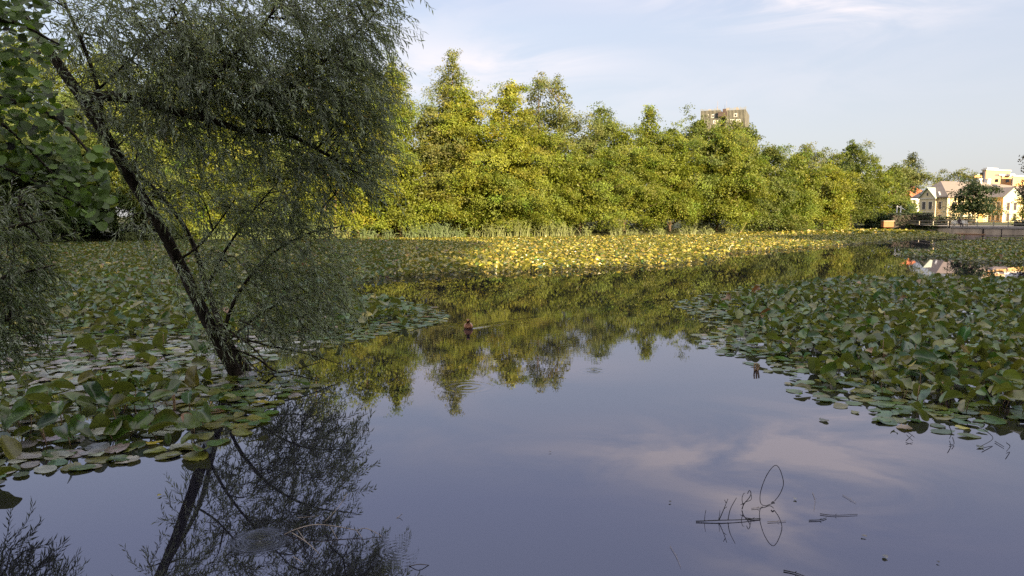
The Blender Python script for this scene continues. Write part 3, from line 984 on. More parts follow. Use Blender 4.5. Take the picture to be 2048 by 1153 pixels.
rows = []
NEARSP = [(0, 12, .165), (12, 20, .178), (20, 32, .205), (32, 60, .205), (60, 100, .28), (100, 200, .45)]
for bed, poly in enumerate([BED_W, BED_S, BED_C, BED_Y, BED_Z, BED_X]):
    P3, ed = scatter(poly, bed, NEARSP)
    P, sp = P3[:, :2], P3[:, 2]
    pp, D = topx(np.column_stack([P, np.zeros(len(P))]))
    n = len(P)
    x, y = pp[:, 0], pp[:, 1]
    # local character of the bed
    rise = np.full(n, .62)         # share of leaves that stand up out of the water
    hmax = np.full(n, .16)
    tiltm = np.full(n, 26.)
    keep = np.ones(n)
    pal = np.tile(np.array([.34, .36, .26, .02, .012, .005]), (n, 1))
    nz1 = wnoise(P, .9, 3)
    if bed == 0:
        flat = (y > 655) & (y < 800) & (x < 620)
        mixf = np.clip((y - 630) / 60, 0, 1) * (x < 640)
        rise = rise * (1 - .86 * mixf)
        clump = np.exp(-(((x - 230) / 150) ** 2 + ((y - 825) / 55) ** 2)) + .8 * np.exp(-(((x - 60) / 90) ** 2 + ((y - 880) / 40) ** 2))
        clump += .5 * np.exp(-(((x - 330) / 40) ** 2 + ((y - 800) / 25) ** 2))
        rise = np.where(y > 730, np.clip(.05 + .62 * clump, 0, .8), rise)
        hmax = np.where(y > 730, .10 + .16 * clump, hmax)
        tiltm = np.where(y > 730, 16 + 30 * clump, tiltm)
        hmax = np.where((y < 690), .2, hmax)
        keep = np.where(flat, .95, keep)
        keep = np.where((y > 690) & (y < 770) & (x > 480), .45, keep)
        keep = np.where((y > 690) & (y < 775) & (x < 500), .80 + .2 * (nz1 > -.2), keep)
        oliv = (y > 760) & (x > 370)
        pal[oliv] = [.10, .40, .38, .03, .01, .0]
        tail = (x > 640) & (y > 575) & (y < 700)
        rise = np.where(tail, .55 * np.clip((ed - .25) / 1.2, 0, 1), rise)
        skylit = (y > 675) & (x < 640) & ~oliv  # floating pads greyed to stand for reflected sky
        pal[skylit] = [.10, .14, .08, .01, .01, .0]
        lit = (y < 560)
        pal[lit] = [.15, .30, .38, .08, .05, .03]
        pal[lit & (x > 800)] = [.02, .10, .22, .64, .012, .008]  # golden sunlight put into the palette as more yellow pads
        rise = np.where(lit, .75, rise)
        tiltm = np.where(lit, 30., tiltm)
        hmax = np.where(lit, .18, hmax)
    elif bed == 1:
        inner = np.clip((ed - .35) / 1.3, 0, 1)
        rise = .06 + .88 * inner
        hmax = .08 + .30 * np.clip((ed - .3) / 2.5, 0, 1)
        tiltm = 16 + 12 * inner
        wtip = (x < 1470) & (y < 660)
        rise = np.where(wtip, rise * .55, rise)
        keep = np.where(ed < .6, .72, 1.0)
        front = (y > 800)
        pal[y < 640] = [.34, .38, .24, .015, .015, .004]
        pal[(y >= 640)] = [.33, .38, .26, .01, .008, .004]
        pal[front & (ed < .7)] = [.65, .2, .1, .02, .02, .01]
        bare = (np.exp(-(((x - 1950) / 80) ** 2 + ((y - 655) / 20) ** 2)) > .4)
        rise = np.where(bare, .3, rise)
    else:
        pal[:] = [.10, .28, .36, .19, .04, .03]
        tiltm[:] = 24
        rise[:] = .6
        if bed in (4, 5):
            pal[:] = [.1, .2, .45, .2, .03, .02]
    keep = keep * np.where(ed < .5, .8, 1)
    ok = rng.uniform(0, 1, n) < keep
    up = rng.uniform(0, 1, n) < rise
    L = sp * rng.uniform(1.15, 1.75, n)
    L = np.where(sp < .3, .125 + .21 * rng.beta(1.6, 1.5, n), L)
    L *= np.where(ed < .5, .85, 1)
    Wd = L * rng.uniform(.66, .90, n)
    z = np.where(up, hmax * rng.uniform(.15, 1.0, n) + .04, rng.uniform(.006, .022, n))
    tilt = np.where(up, np.abs(rng.normal(tiltm, 16, n)), np.abs(rng.normal(1.2, 2.2, n)))
    steep = up & (rng.uniform(0, 1, n) < .13)
    tilt = np.where(steep, rng.uniform(50, 80, n), tilt)
    tilt = np.clip(tilt, 0, 82)
    z = np.maximum(z, np.where(up, np.sin(np.radians(tilt)) * L * .45 * .9, z))
    yaw = rng.uniform(0, 6.283, n)
    tdir = rng.uniform(0, 6.283, n)
    fold = np.where(up, rng.uniform(.25, 1.05, n), rng.uniform(-.03, .06, n))
    wave = np.where(up, rng.uniform(.03, .13, n), rng.uniform(.005, .05, n))
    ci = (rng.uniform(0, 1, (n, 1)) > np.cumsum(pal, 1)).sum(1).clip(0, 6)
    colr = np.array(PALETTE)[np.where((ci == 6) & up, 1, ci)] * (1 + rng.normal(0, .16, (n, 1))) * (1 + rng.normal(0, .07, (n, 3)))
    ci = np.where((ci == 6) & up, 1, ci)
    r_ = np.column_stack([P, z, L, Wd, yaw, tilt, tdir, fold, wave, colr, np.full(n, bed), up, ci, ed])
    rows.append(r_[ok])
PAD = np.vstack(rows)


def pad_shape(rows_, ns, rings_):
    """heart-shaped floating or raised leaves: returns V (n,k,3) and the face template"""
    n = len(rows_)
    x, y, z, L, Wd, yaw, tilt, tdir, fold, wave = rows_[:, :10].T
    th = np.linspace(-math.pi + .16, math.pi - .16, ns)
    ro = 1 - .10 * np.cos(th) ** 2 * (np.cos(th) > 0) + .05 * np.cos(2 * th)
    rs = [1.0] if rings_ == 1 else ([.5, 1.0] if rings_ == 2 else [.35, .7, 1.0])
    pts = [np.array([[-.42, 0., 0.]])]
    for r in rs:
        cx = -.42 + (np.cos(th) * ro * .5 + .42) * r
        cy = np.sin(th) * ro * .5 * r
        pts.append(np.column_stack([cx, cy, np.full(ns, r)]))
    T = np.vstack(pts)                       # x, y, ring
    k = len(T)
    X = T[None, :, 0] * L[:, None]
    Y = T[None, :, 1] * Wd[:, None]
    ph = rng.uniform(0, 6.28, (n, 1))
    ang = np.arctan2(T[:, 1], T[:, 0] + .2)[None]
    # cup along the midrib, frilled rim
    f = fold[:, None]
    yy = np.abs(Y) / (Wd[:, None] * .5)
    Z = f * .42 * Wd[:, None] * yy ** 1.4 + wave[:, None] * L[:, None] * T[None, :, 2] ** 2 * (np.sin(2 * ang + ph) + .5 * np.sin(5 * ang + 2 * ph))
    Y = Y * (1 - .30 * np.clip(f, 0, 1) * yy)
    Z = Z - .25 * f * X ** 2 / L[:, None]
    c, s = np.cos(yaw)[:, None], np.sin(yaw)[:, None]
    X, Y = X * c - Y * s, X * s + Y * c
    # tilt about a horizontal axis
    ax, ay = np.cos(tdir)[:, None], np.sin(tdir)[:, None]
    tr = np.radians(tilt)[:, None]
    p = X * ax + Y * ay
    qv = -X * ay + Y * ax
    q2 = qv * np.cos(tr) - Z * np.sin(tr)
    Z2 = qv * np.sin(tr) + Z * np.cos(tr)
    X, Y = p * ax - q2 * ay, p * ay + q2 * ax
    Vv = np.stack([X + x[:, None], Y + y[:, None], np.maximum(Z2 + z[:, None], .004)], 2)
    tris, quads = [], []
    for j in range(ns - 1):
        tris.append((0, 1 + j, 2 + j))
        for r in range(len(rs) - 1):
            a = 1 + r * ns + j
            quads.append((a, a + ns, a + ns + 1, a + 1))
    return Vv, np.array(quads, int).reshape(-1, 4), np.array(tris, int)


def pad_mesh(name, rows_, ns, rings_):
    Vv, q, t = pad_shape(rows_, ns, rings_)
    n, k = Vv.shape[:2]
    o = (np.arange(n) * k)[:, None, None]
    Q_ = (q[None] + o).reshape(-1, 4) if len(q) else None
    T_ = (t[None] + o).reshape(-1, 3)
    col = np.repeat(rows_[:, 10:13], k, 0).reshape(n, k, 3)
    col = col * (1 + rng.normal(0, .09, (n, k, 1)))
    rimw = np.zeros((n, k, 1))
    rimw[:, -ns:] = rng.uniform(0, .9, (n, ns, 1)) * (rng.uniform(0, 1, (n, 1, 1)) < .45)
    col = col * (1 - rimw) + np.array((.10, .065, .025)) * rimw
    col[:, 0] *= 1.25
    return mesh_arrays(name, Vv.reshape(-1, 3), Q_, T_, tint=np.clip(col.reshape(-1, 3), .004, .8), smooth=True)


# the leaves that show largest become objects of their own
pp, D = topx(PAD[:, :3])
tl = np.radians(PAD[:, 6])
face = np.abs(np.cos(tl) * (CAMH / np.hypot(D, CAMH)) + np.sin(tl) * np.cos(PAD[:, 7]) * (D / np.hypot(D, CAMH)))
app = PAD[:, 3] * PAD[:, 4] / D ** 2 * (face + .08)
inn = (pp[:, 0] > 6) & (pp[:, 0] < 2040) & (pp[:, 1] < 1145)
app = np.where(inn, app, 0)
order = np.argsort(-app)
NSOLO = 300
solo = order[:NSOLO]
restm = np.ones(len(PAD), bool)
restm[solo] = False
REST = PAD[restm]
Dr = REST[:, 1]
parts_ = []
for lo_, hi_, ns, rg in ((0, 20, 15, 2), (20, 45, 11, 2), (45, 400, 8, 1)):
    rr_ = REST[(Dr >= lo_) & (Dr < hi_)]
    if len(rr_):
        parts_.append((rr_, ns, rg))
# join the three levels of detail into the one carpet
VV, QQ, TT, CC, o_ = [], [], [], [], 0
for rr_, ns, rg in parts_:
    Vv, q, t = pad_shape(rr_, ns, rg)
    n, k = Vv.shape[:2]
    o = (np.arange(n) * k)[:, None, None] + o_
    if len(q):
        QQ.append((q[None] + o).reshape(-1, 4))
    TT.append((t[None] + o).reshape(-1, 3))
    c_ = (np.repeat(rr_[:, 10:13], k, 0) * (1 + rng.normal(0, .08, (n * k, 1)))).reshape(n, k, 3)
    rimw = np.zeros((n, k, 1))
    rimw[:, -ns:] = rng.uniform(0, .8, (n, ns, 1)) * (rng.uniform(0, 1, (n, 1, 1)) < .3) * (rr_[0, 1] < 45)
    c_ = (c_ * (1 - rimw) + np.array((.10, .065, .025)) * rimw).reshape(-1, 3)
    CC.append(c_)
    VV.append(Vv.reshape(-1, 3))
    o_ += n * k
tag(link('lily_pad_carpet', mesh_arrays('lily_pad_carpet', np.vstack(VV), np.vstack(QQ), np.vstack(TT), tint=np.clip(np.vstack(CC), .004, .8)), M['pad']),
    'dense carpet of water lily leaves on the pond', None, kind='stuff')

LAND = [(0, 474, 740, 'the foot of the willow trunk'), (0, 240, 830, 'the raised willow bed clump'), (0, 90, 885, 'the dark leaf heap'), (0, 450, 850, 'the flat olive sheet below the willow'),
        (0, 280, 925, 'the open rim of the willow bed'), (0, 60, 950, 'the willow rim shore end'), (0, 180, 720, 'the pale floating sheet'), (0, 330, 650, 'the leaves behind the trunk'), (0, 150, 640, 'the leaves behind the shrub'),
        (0, 350, 780, 'the water gap behind the raised clump'), (0, 760, 640, 'the tongue of pads near the duck'), (0, 560, 790, 'the low willow twigs'), (0, 30, 780, 'the sheet beside the shrub'),
        (1, 1600, 790, 'the loose pads at the stalk bed rim'), (1, 1720, 830, 'the hooked rim leaf of the stalk bed'), (1, 1900, 860, 'the bent twigs off the stalk bed'), (1, 2010, 790, 'the tallest stalk bundle'), (1, 1885, 790, 'the twin stalk bundle'),
        (1, 1780, 720, 'the reddish stalk pair'), (1, 1960, 700, 'the stalk pair inside the stalk bed'), (1, 1640, 720, 'the curled stalk bed leaves'), (1, 1800, 650, 'the pale crumpled leaf'), (1, 1480, 690, 'the water tip of the stalk bed'),
        (1, 2030, 850, 'the dark rim corner of the stalk bed'), (1, 1900, 640, 'the bare patch of the stalk bed')]
SIZE3 = ['small', 'mid-sized', 'large']


def pad_words(r):
    if r[14] < .5:
        form = 'flat' if r[9] < .028 else 'wavy flat'
    elif r[6] > 52:
        form = 'upright'
    elif r[8] > .5:
        form = 'folded'
    elif r[6] > 26:
        form = 'tilted'
    else:
        form = 'cupped'
    col = CNAME[int(r[15])]
    return form, col


lab = {}
for i in solo:
    r = PAD[i]
    b = 0 if r[13] == 0 else 1
    x, y = pp[i]
    c = [(math.hypot((x - lx) / 1.6, y - ly), w) for bb, lx, ly, w in LAND if bb == b]
    w = min(c)[1]
    form, colr = pad_words(r)
    lab.setdefault((form, colr, w), []).append(i)
ORD = ['first', 'second', 'third', 'fourth', 'fifth', 'sixth', 'seventh', 'eighth', 'ninth', 'tenth', 'eleventh', 'twelfth', 'thirteenth', 'fourteenth', 'fifteenth', 'sixteenth']
LABEL = {}
for (form, colr, w), ids in lab.items():
    if len(ids) == 1:
        LABEL[ids[0]] = f'{form} {colr} lily pad by {w}'
        continue
    xs = sorted(ids, key=lambda i: pp[i][1])
    for k, i in enumerate(xs):
        if len(ids) == 2:
            pre = ('farther', 'nearer')[k]
            LABEL[i] = f'{pre} {form} {colr} lily pad by {w}'
        else:
            pre = 'farthest' if k == 0 else f'{ORD[k]} farthest'
            if k == len(xs) - 1:
                pre = 'frontmost'
            LABEL[i] = f'{pre} {form} {colr} lily pad by {w}'
for i in solo:
    r = PAD[i:i + 1].copy()
    org = r[0, :3].copy()
    org[2] = 0
    r[0, 0] = r[0, 1] = 0
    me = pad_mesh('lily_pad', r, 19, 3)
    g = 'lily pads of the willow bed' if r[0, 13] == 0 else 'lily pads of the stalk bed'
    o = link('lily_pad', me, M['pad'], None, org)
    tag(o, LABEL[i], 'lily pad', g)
    if r[0, 14] > .5 and r[0, 2] > .10:
        yw, z = r[0, 5], r[0, 2]
        m = MB()
        vco = np.array([v.co[:] for v in me.vertices[:1]])[0]
        m.tube([Vector((vco[0] * .6, vco[1] * .6 + .03, -.02)), Vector((vco[0] * .9, vco[1] * .9 + .02, vco[2] * .5)), Vector(vco)], [.006, .006, .005], 5)
        m.build('stalk', M['stalk'], o, smooth=True)


# ------------------------------------------------------------------ willow
def pxpath(rows_):
    """(px, py, D, r) rows -> points and radii"""
    s = smooth_path(rows_, max(6, len(rows_) * 4))
    return [Q(a[0], a[1], a[2]) for a in s], [max(.003, a[3]) for a in s]


def twig_leaves(starts, dirs_, length, nleaf, leaf_len, leaf_w, sag, tint, spread=.7):
    """drooping twigs with alternate narrow leaves. returns twig tube arrays and leaf arrays"""
    n = len(starts)
    k = 6
    pts = []
    p = starts.copy()
    d = dirs_.copy()
    step = (length / (k - 1))[:, None]
    pts.append(p.copy())
    for s_ in range(k - 1):
        d = unit(d + np.array([0, 0, -1.0]) * sag[:, None] + rng.normal(0, .10, (n, 3)))
        p = p + d * step
        pts.append(p.copy())
    T = np.stack(pts, 1)                     # n,k,3
    # twig strips: three-sided tubes
    tg = unit(np.gradient(T, axis=1))
    a = unit(np.cross(tg, np.array([.3, .8, .5])))
    b = np.cross(tg, a)
    rad = np.linspace(.0042, .0012, k)[None, :, None]
    ringp = np.stack([T + (a * math.cos(q) + b * math.sin(q)) * rad for q in (0, 2.094, 4.189)], 2)   # n,k,3,3
    tv = ringp.reshape(-1, 3)
    base = (np.arange(n) * k * 3)[:, None, None, None]
    i_ = np.arange(k - 1)[None, :, None]
    j_ = np.arange(3)[None, None, :]
    A_ = base[..., 0] + i_ * 3 + j_
    B_ = base[..., 0] + i_ * 3 + (j_ + 1) % 3
    tq = np.stack([A_, B_, B_ + 3, A_ + 3], -1).reshape(-1, 4)
    # leaves
    m = n * nleaf
    ti = np.repeat(np.arange(n), nleaf)
    f = np.tile((np.arange(nleaf) + .6) / nleaf, n) * (k - 1) * .999 + rng.uniform(-.05, .05, m)
    f = np.clip(f, 0.2, k - 1.001)
    i0 = f.astype(int)
    fr = (f - i0)[:, None]
    S = T[ti, i0] * (1 - fr) + T[ti, i0 + 1] * fr
    tdn = tg[ti, i0]
    side = np.where(np.arange(m) % 2 == 0, 1, -1)[:, None]
    az = rng.uniform(-.9, .9, (m, 1))
    sd = (a[ti, i0] * np.cos(az) + b[ti, i0] * np.sin(az)) * side
    ld = unit(tdn * rng.uniform(.5, 1.2, (m, 1)) + sd * spread + np.array([0, 0, -.28]) + rng.normal(0, .16, (m, 3)))
    ll = (leaf_len * rng.uniform(.65, 1.2, m))[:, None]
    lw = (leaf_w * rng.uniform(.8, 1.2, m))[:, None]
    nr = unit(np.cross(ld, rng.normal(0, 1, (m, 3)) + np.array([0.6, 0, 0.2])))
    wv_ = np.cross(nr, ld)
    mid = S + ld * ll * .5 + nr * ll * .05
    tip = S + ld * ll - nr * ll * .02 + np.array([0, 0, -.08]) * ll
    Lv = np.stack([S, mid - wv_ * lw * .5, tip, mid + wv_ * lw * .5], 1).reshape(-1, 3)
    lq = np.arange(4 * m).reshape(-1, 4)
    ct = np.asarray(tint)[None] * (1 + rng.normal(0, .22, (n, 1)))[:, :]
    lt = ct[ti] * (1 + rng.normal(0, .18, (m, 1)))
    yel = rng.uniform(0, 1, m) < .012
    lt[yel] = (0.28, 0.22, 0.06)
    return tv, tq, Lv, lq, np.repeat(np.clip(lt, .004, 1), 4, 0)


def ellipsoid(n):
    v = unit(rng.normal(0, 1, (n, 3)))
    return v * (rng.uniform(0, 1, (n, 1)) ** (1 / 2.4))


def foliage(root, blobs, limbs_pts, name_, leaf_len, leaf_w, tint, mat, nleaf=20, tl=(.35, .7), dirbias=(.5, 0, .1), tubes=None, sag=(.12, .34)):
    TV, TQ, LV, LQ, LT = [], [], [], [], []
    to = lo = 0
    allp = np.array([tuple(p) for p in limbs_pts])
    for (bx, by, bD, rx, ry, rd, cnt) in blobs:
        e = ellipsoid(cnt)
        c = np.array(Q(bx, by, bD))
        S = c + e * np.array([rx / F * bD, rd, ry / F * bD])
        # sub-branches carrying the twigs
        nb_ = max(2, cnt // 16)
        heads = S[rng.choice(cnt, nb_, replace=False)]
        for h in heads:
            dd = np.linalg.norm(allp - h, axis=1) + rng.uniform(0, .25, len(allp))
            s0 = allp[np.argmin(dd)]
            mid = (s0 + h) / 2 + np.array([0, 0, .12 * np.linalg.norm(h - s0)]) + rng.normal(0, .05, 3)
            if tubes is not None:
                sp_ = smooth_path([s0, mid, h], 6)
                tubes.tube(sp_, list(np.linspace(.013, .004, 6)), 5, cap=False)
        away = S - c
        d = unit(np.asarray(dirbias)[None] + unit(away) * .45 + rng.normal(0, .42, (cnt, 3)))
        ln = rng.uniform(*tl, cnt)
        tv, tq, lv_, lq, lt = twig_leaves(S, d, ln, nleaf, leaf_len, leaf_w, rng.uniform(*sag, cnt), tint)
        TV.append(tv)
        TQ.append(tq + to)
        to += len(tv)
        LV.append(lv_)
        LQ.append(lq + lo)
        lo += len(lv_)
        LT.append(lt)
    rp = np.array(root.location)
    link('twigs', mesh_arrays('twigs', np.vstack(TV) - rp, np.vstack(TQ)), M['twig'], root)
    link(name_, mesh_arrays(name_, np.vstack(LV) - rp, np.vstack(LQ), tint=np.vstack(LT), smooth=False), mat, root)


TRUNK = [(478, 758, 10.35, .135), (440, 690, 10.2, .125), (400, 612, 10.0, .118), (357, 522, 9.8, .108), (312, 440, 9.5, .102), (258, 352, 9.3, .10), (208, 268, 9.1, .10), (165, 197, 9.0, .10), (110, 120, 8.9, .085), (50, 35, 8.8, .07), (0, -60, 8.7, .06)]
LIMBS = [
    [(165, 197, 9, .085), (230, 193, 9.0, .08), (300, 210, 9.1, .068), (370, 230, 9.2, .055), (430, 243, 9.3, .052), (490, 262, 9.5, .047), (560, 264, 9.7, .04), (620, 290, 9.9, .033), (690, 332, 10.1, .022), (760, 372, 10.3, .012), (810, 398, 10.4, .005)],
    [(497, 745, 10.6, .085), (455, 682, 10.6, .07), (422, 600, 10.7, .055), (378, 470, 10.6, .042), (312, 382, 10.2, .034), (256, 335, 9.4, .03)],
    [(490, 262, 9.5, .035), (525, 222, 9.6, .032), (600, 160, 9.8, .027), (690, 88, 10, .02), (765, 10, 10.2, .012)],
    [(400, 236, 9.25, .035), (425, 168, 9.3, .028), (460, 120, 9.35, .022), (520, 60, 9.5, .016), (565, -10, 9.6, .012)],
    [(208, 268, 9.1, .035), (196, 180, 8.95, .03), (172, 105, 8.9, .026), (140, 30, 8.8, .02), (110, -40, 8.8, .018)],
    [(196, 180, 9.0, .02), (260, 120, 9.1, .018), (330, 60, 9.2, .015), (380, -10, 9.3, .012)],
    [(640, 305, 9.95, .018), (656, 365, 10.0, .013), (690, 418, 10.1, .006)],
    [(416, 243, 9.3, .012), (418, 280, 9.3, .009), (417, 322, 9.3, .005)],
    [(562, 264, 9.7, .02), (545, 236, 9.7, .015), (560, 208, 9.8, .01)],
    [(440, 690, 10.2, .04), (470, 600, 10.3, .034), (530, 520, 10.4, .026), (610, 470, 10.5, .018), (700, 450, 10.6, .008)],
    [(455, 682, 10.6, .03), (520, 630, 10.6, .024), (600, 590, 10.6, .016), (690, 585, 10.6, .007)],
    [(400, 612, 10.0, .03), (440, 520, 10.1, .024), (500, 430, 10.2, .018), (560, 360, 10.2, .01)],
    [(357, 522, 9.8, .022), (410, 480, 9.9, .018), (470, 400, 10.0, .012)],
    [(440, 690, 10.3, .022), (510, 715, 10.4, .018), (560, 745, 10.5, .013), (640, 725, 10.6, .006)],
    [(455, 670, 10.4, .022), (530, 690, 10.4, .017), (600, 705, 10.4, .012), (680, 728, 10.5, .005)],
    [(455, 660, 10.2, .015), (510, 700, 10.0, .012), (563, 772, 9.7, .006)],
    [(490, 715, 10.5, .013), (520, 745, 10.3, .01), (548, 742, 10.2, .007)],
    [(478, 640, 10.4, .016), (550, 668, 10.4, .012), (640, 660, 10.5, .006)],
]
P0, R0 = pxpath(TRUNK)
wroot = empty('willow_tree', P0[0])
tag(wroot, 'dark willow leaning out of the lily pads with long drooping grey-green leaves', 'tree')
b0 = Vector(P0[0])
mt = MB()
pp_, rr_ = pxpath(TRUNK)
pp_ = [p_ - b0 for p_ in pp_]
pp_.insert(0, pp_[0] + (pp_[0] - pp_[1]) * 1.5)
rr_.insert(0, .15)
rr_ = [q_ * .66 for q_ in rr_]
mt.tube(pp_, rr_, 14, wob=.10)
mt.build('trunk', M['bark'], wroot, smooth=True)
limb_pts = [p_ for p_ in P0[3:]]
sub = MB()
for L_ in LIMBS:
    a_, r_ = pxpath(L_)
    limb_pts += a_[2:]
    m = MB()
    m.tube([p_ - b0 for p_ in a_], [q_ * .8 for q_ in r_], 8, wob=.07)
    m.build('limb', M['bark'], wroot, smooth=True)
WB = [
    (330, 45, 9.3, 140, 80, .8, 136), (470, 60, 9.5, 120, 100, .8, 172), (590, 60, 9.8, 110, 100, .8, 172), (682, 60, 10.0, 85, 90, .7, 136), (715, 40, 10.1, 45, 70, .5, 50), (672, 180, 10.0, 90, 80, .7, 158), (700, 250, 10.1, 55, 70, .5, 64),
    (560, 190, 9.7, 110, 70, .7, 215), (430, 170, 9.4, 120, 65, .6, 215), (300, 150, 9.2, 110, 65, .6, 130), (240, 60, 9.1, 110, 70, .6, 110), (250, 255, 9.2, 70, 40, .4, 32), (340, 250, 9.3, 80, 45, .5, 57), (360, 200, 9.2, 60, 40, .5, 36),
    (440, 290, 9.6, 90, 40, .5, 36), (560, 310, 9.9, 90, 40, .5, 72), (640, 330, 10.0, 80, 60, .5, 86), (715, 330, 10.2, 50, 60, .5, 46), (330, 350, 9.9, 55, 60, .4, 37), (420, 400, 10.1, 80, 60, .5, 60), (510, 400, 10.2, 80, 55, .5, 43), (610, 400, 10.3, 70, 40, .5, 27),
    (450, 490, 10.2, 90, 60, .5, 69), (560, 470, 10.3, 90, 55, .5, 60), (640, 500, 10.4, 60, 50, .5, 32), (500, 570, 10.3, 90, 50, .5, 64), (600, 570, 10.4, 90, 55, .5, 69), (540, 640, 10.4, 90, 45, .5, 51), (620, 625, 10.5, 70, 45, .5, 41), (480, 645, 10.4, 60, 40, .4, 20),
    (665, 585, 10.5, 50, 50, .4, 20), (60, 40, 8.9, 120, 70, .6, 36), (130, 100, 9.0, 80, 60, .5, 21), (400, -60, 9.4, 200, 60, .9, 86), (640, -50, 9.9, 160, 50, .8, 79),
    (300, 425, 9.2, 40, 50, .25, 16), (365, 530, 9.5, 40, 60, .25, 16), (225, 300, 8.9, 50, 50, .25, 22), (150, 190, 8.7, 60, 60, .3, 26), (420, 640, 9.9, 35, 45, .2, 9)]
foliage(wroot, WB, limb_pts, 'leaves', .098, .0165, (0.26, 0.30, 0.21), M['willow_leaf'], nleaf=22, tubes=sub)
m_ = sub
m_.v = [tuple(Vector(v) - b0) for v in m_.v]
m_.build('branchlets', M['bark'], wroot, smooth=True)  # sub-branches that carry the willow twigs

# grey willow shrub hanging in from the shore
s0 = Vector((-5.9, 6.2, .1))
sroot = empty('willow_shrub', s0)
tag(sroot, 'grey-green willow shrub hanging over the pads from the shore below the alder', 'shrub')
SL = [[(-320, 700, 6.6, .05), (-160, 560, 6.7, .035), (-20, 470, 6.8, .02), (90, 440, 6.9, .008)], [(-320, 720, 6.5, .05), (-140, 620, 6.6, .03), (0, 560, 6.7, .016), (110, 530, 6.8, .006)], [(-320, 740, 6.4, .05), (-130, 690, 6.5, .03), (10, 640, 6.6, .014), (90, 650, 6.7, .006)]]
ml = []
sub = MB()
for L_ in SL:
    a_, r_ = pxpath(L_)
    a_.insert(0, Vector(s0))
    r_.insert(0, .06)
    ml += a_[3:]
    m = MB()
    m.tube([p_ - s0 for p_ in a_], r_, 7)
    m.build('stem', M['bark'], sroot, smooth=True)
foliage(sroot, [(-20, 440, 6.9, 80, 50, .5, 62), (20, 400, 7.0, 60, 30, .4, 28), (5, 510, 6.8, 75, 55, .5, 70), (-10, 590, 6.7, 75, 60, .5, 68), (0, 650, 6.6, 65, 40, .4, 40), (-60, 710, 6.6, 70, 40, .4, 30), (45, 560, 6.8, 45, 50, .4, 20), (-120, 560, 6.7, 90, 150, .5, 120)],
        ml, 'leaves', .085, .013, (0.120, 0.155, 0.080), M['willow_leaf'], nleaf=20, tl=(.2, .42), tubes=sub)
sub.v = [tuple(Vector(v) - s0) for v in sub.v]
sub.build('branchlets', M['bark'], sroot, smooth=True)  # sub-branches between the shrub's stems and twigs

# alder with round leaves
a0 = Vector((-4.9, 4.2, .3))
aroot = empty('alder_tree', a0)
tag(aroot, 'alder with round glossy leaves crowding the upper corner before the willow', 'tree')
AL = [[(-700, 900, 4.5, .10), (-560, 500, 4.5, .09), (-420, 150, 4.6, .07), (-300, -150, 4.6, .05)], [(-480, 300, 4.5, .04), (-250, 200, 4.6, .03), (-60, 190, 4.7, .02), (100, 230, 4.8, .012), (200, 330, 4.8, .006)],
      [(-430, 200, 4.5, .035), (-200, 60, 4.6, .025), (0, 40, 4.7, .014), (120, 90, 4.8, .006)], [(-540, 430, 4.5, .03), (-250, 330, 4.6, .02), (-20, 330, 4.7, .012), (140, 400, 4.8, .005)], [(-60, 190, 4.7, .01), (60, 300, 4.75, .008), (170, 420, 4.8, .004)]]
for k, L_ in enumerate(AL):
    a_, r_ = pxpath(L_)
    if k == 0:
        a_.insert(0, a0 - Vector((0, 0, .3)))
        r_.insert(0, .13)
    m = MB()
    m.tube([p_ - a0 for p_ in a_], r_, 9, wob=.05)
    m.build('trunk' if k == 0 else 'branch', M['bark'], aroot, smooth=True)
APOLY = [(-260, -80), (120, -60), (95, 30), (75, 75), (130, 80), (150, 100), (90, 130), (115, 200), (150, 235), (175, 290), (215, 300), (225, 330), (215, 370), (235, 385), (228, 430), (205, 455), (165, 440), (120, 415), (90, 380), (40, 350), (-260, 400)]
n = 5600
cand = np.column_stack([rng.uniform(-260, 265, n), rng.uniform(-80, 460, n)])
cand = cand[poly_in(cand, APOLY)]
cand = cand[rng.permutation(len(cand))][:2300]
cD = rng.uniform(4.45, 5.3, len(cand))
P = np.array([tuple(Q(a, b, c)) for (a, b), c in zip(cand, cD)]) - np.array(a0)
n = len(P)
# round notched leaf: fan with 9 rim points
k = 10
th = np.linspace(0, 2 * math.pi, k, endpoint=False)
tx = np.cos(th) * (1 - .10 * (np.cos(th) < -.8))
ty = np.sin(th) * .92
tn = unit(np.column_stack([rng.normal(.25, .45, n), rng.normal(-.55, .4, n), rng.normal(.75, .4, n)]))
ld = unit(np.cross(tn, np.cross(np.column_stack([rng.normal(.5, .6, n), rng.normal(-.1, .4, n), rng.normal(-.45, .5, n)]), tn)))
wd = np.cross(tn, ld)
s = rng.uniform(.019, .039, n)[:, None, None]
cup = rng.uniform(-.2, .65, (n, 1, 1))
rim = P[:, None] + (ld[:, None] * tx[None, :, None] + wd[:, None] * ty[None, :, None] + tn[:, None] * (cup * (ty ** 2)[None, :, None])) * s
cen = P[:, None] - tn[:, None] * s * .05
VA = np.concatenate([cen, rim], 1)
tr_ = np.array([(0, 1 + j, 1 + (j + 1) % k) for j in range(k)])
T_ = (tr_[None] + (np.arange(n) * (k + 1))[:, None, None]).reshape(-1, 3)
colr = np.array((0.075, 0.125, 0.022)) * (1 + rng.normal(0, .34, (n, 1)))
yl = rng.uniform(0, 1, n) < .07
colr[yl] = np.array((0.15, 0.18, 0.03)) * rng.uniform(.7, 1.1, (yl.sum(), 1))
link('leaves', mesh_arrays('leaves', VA.reshape(-1, 3), None, T_, tint=np.clip(np.repeat(colr, k + 1, 0), .004, 1)), M['alder_leaf'], aroot)


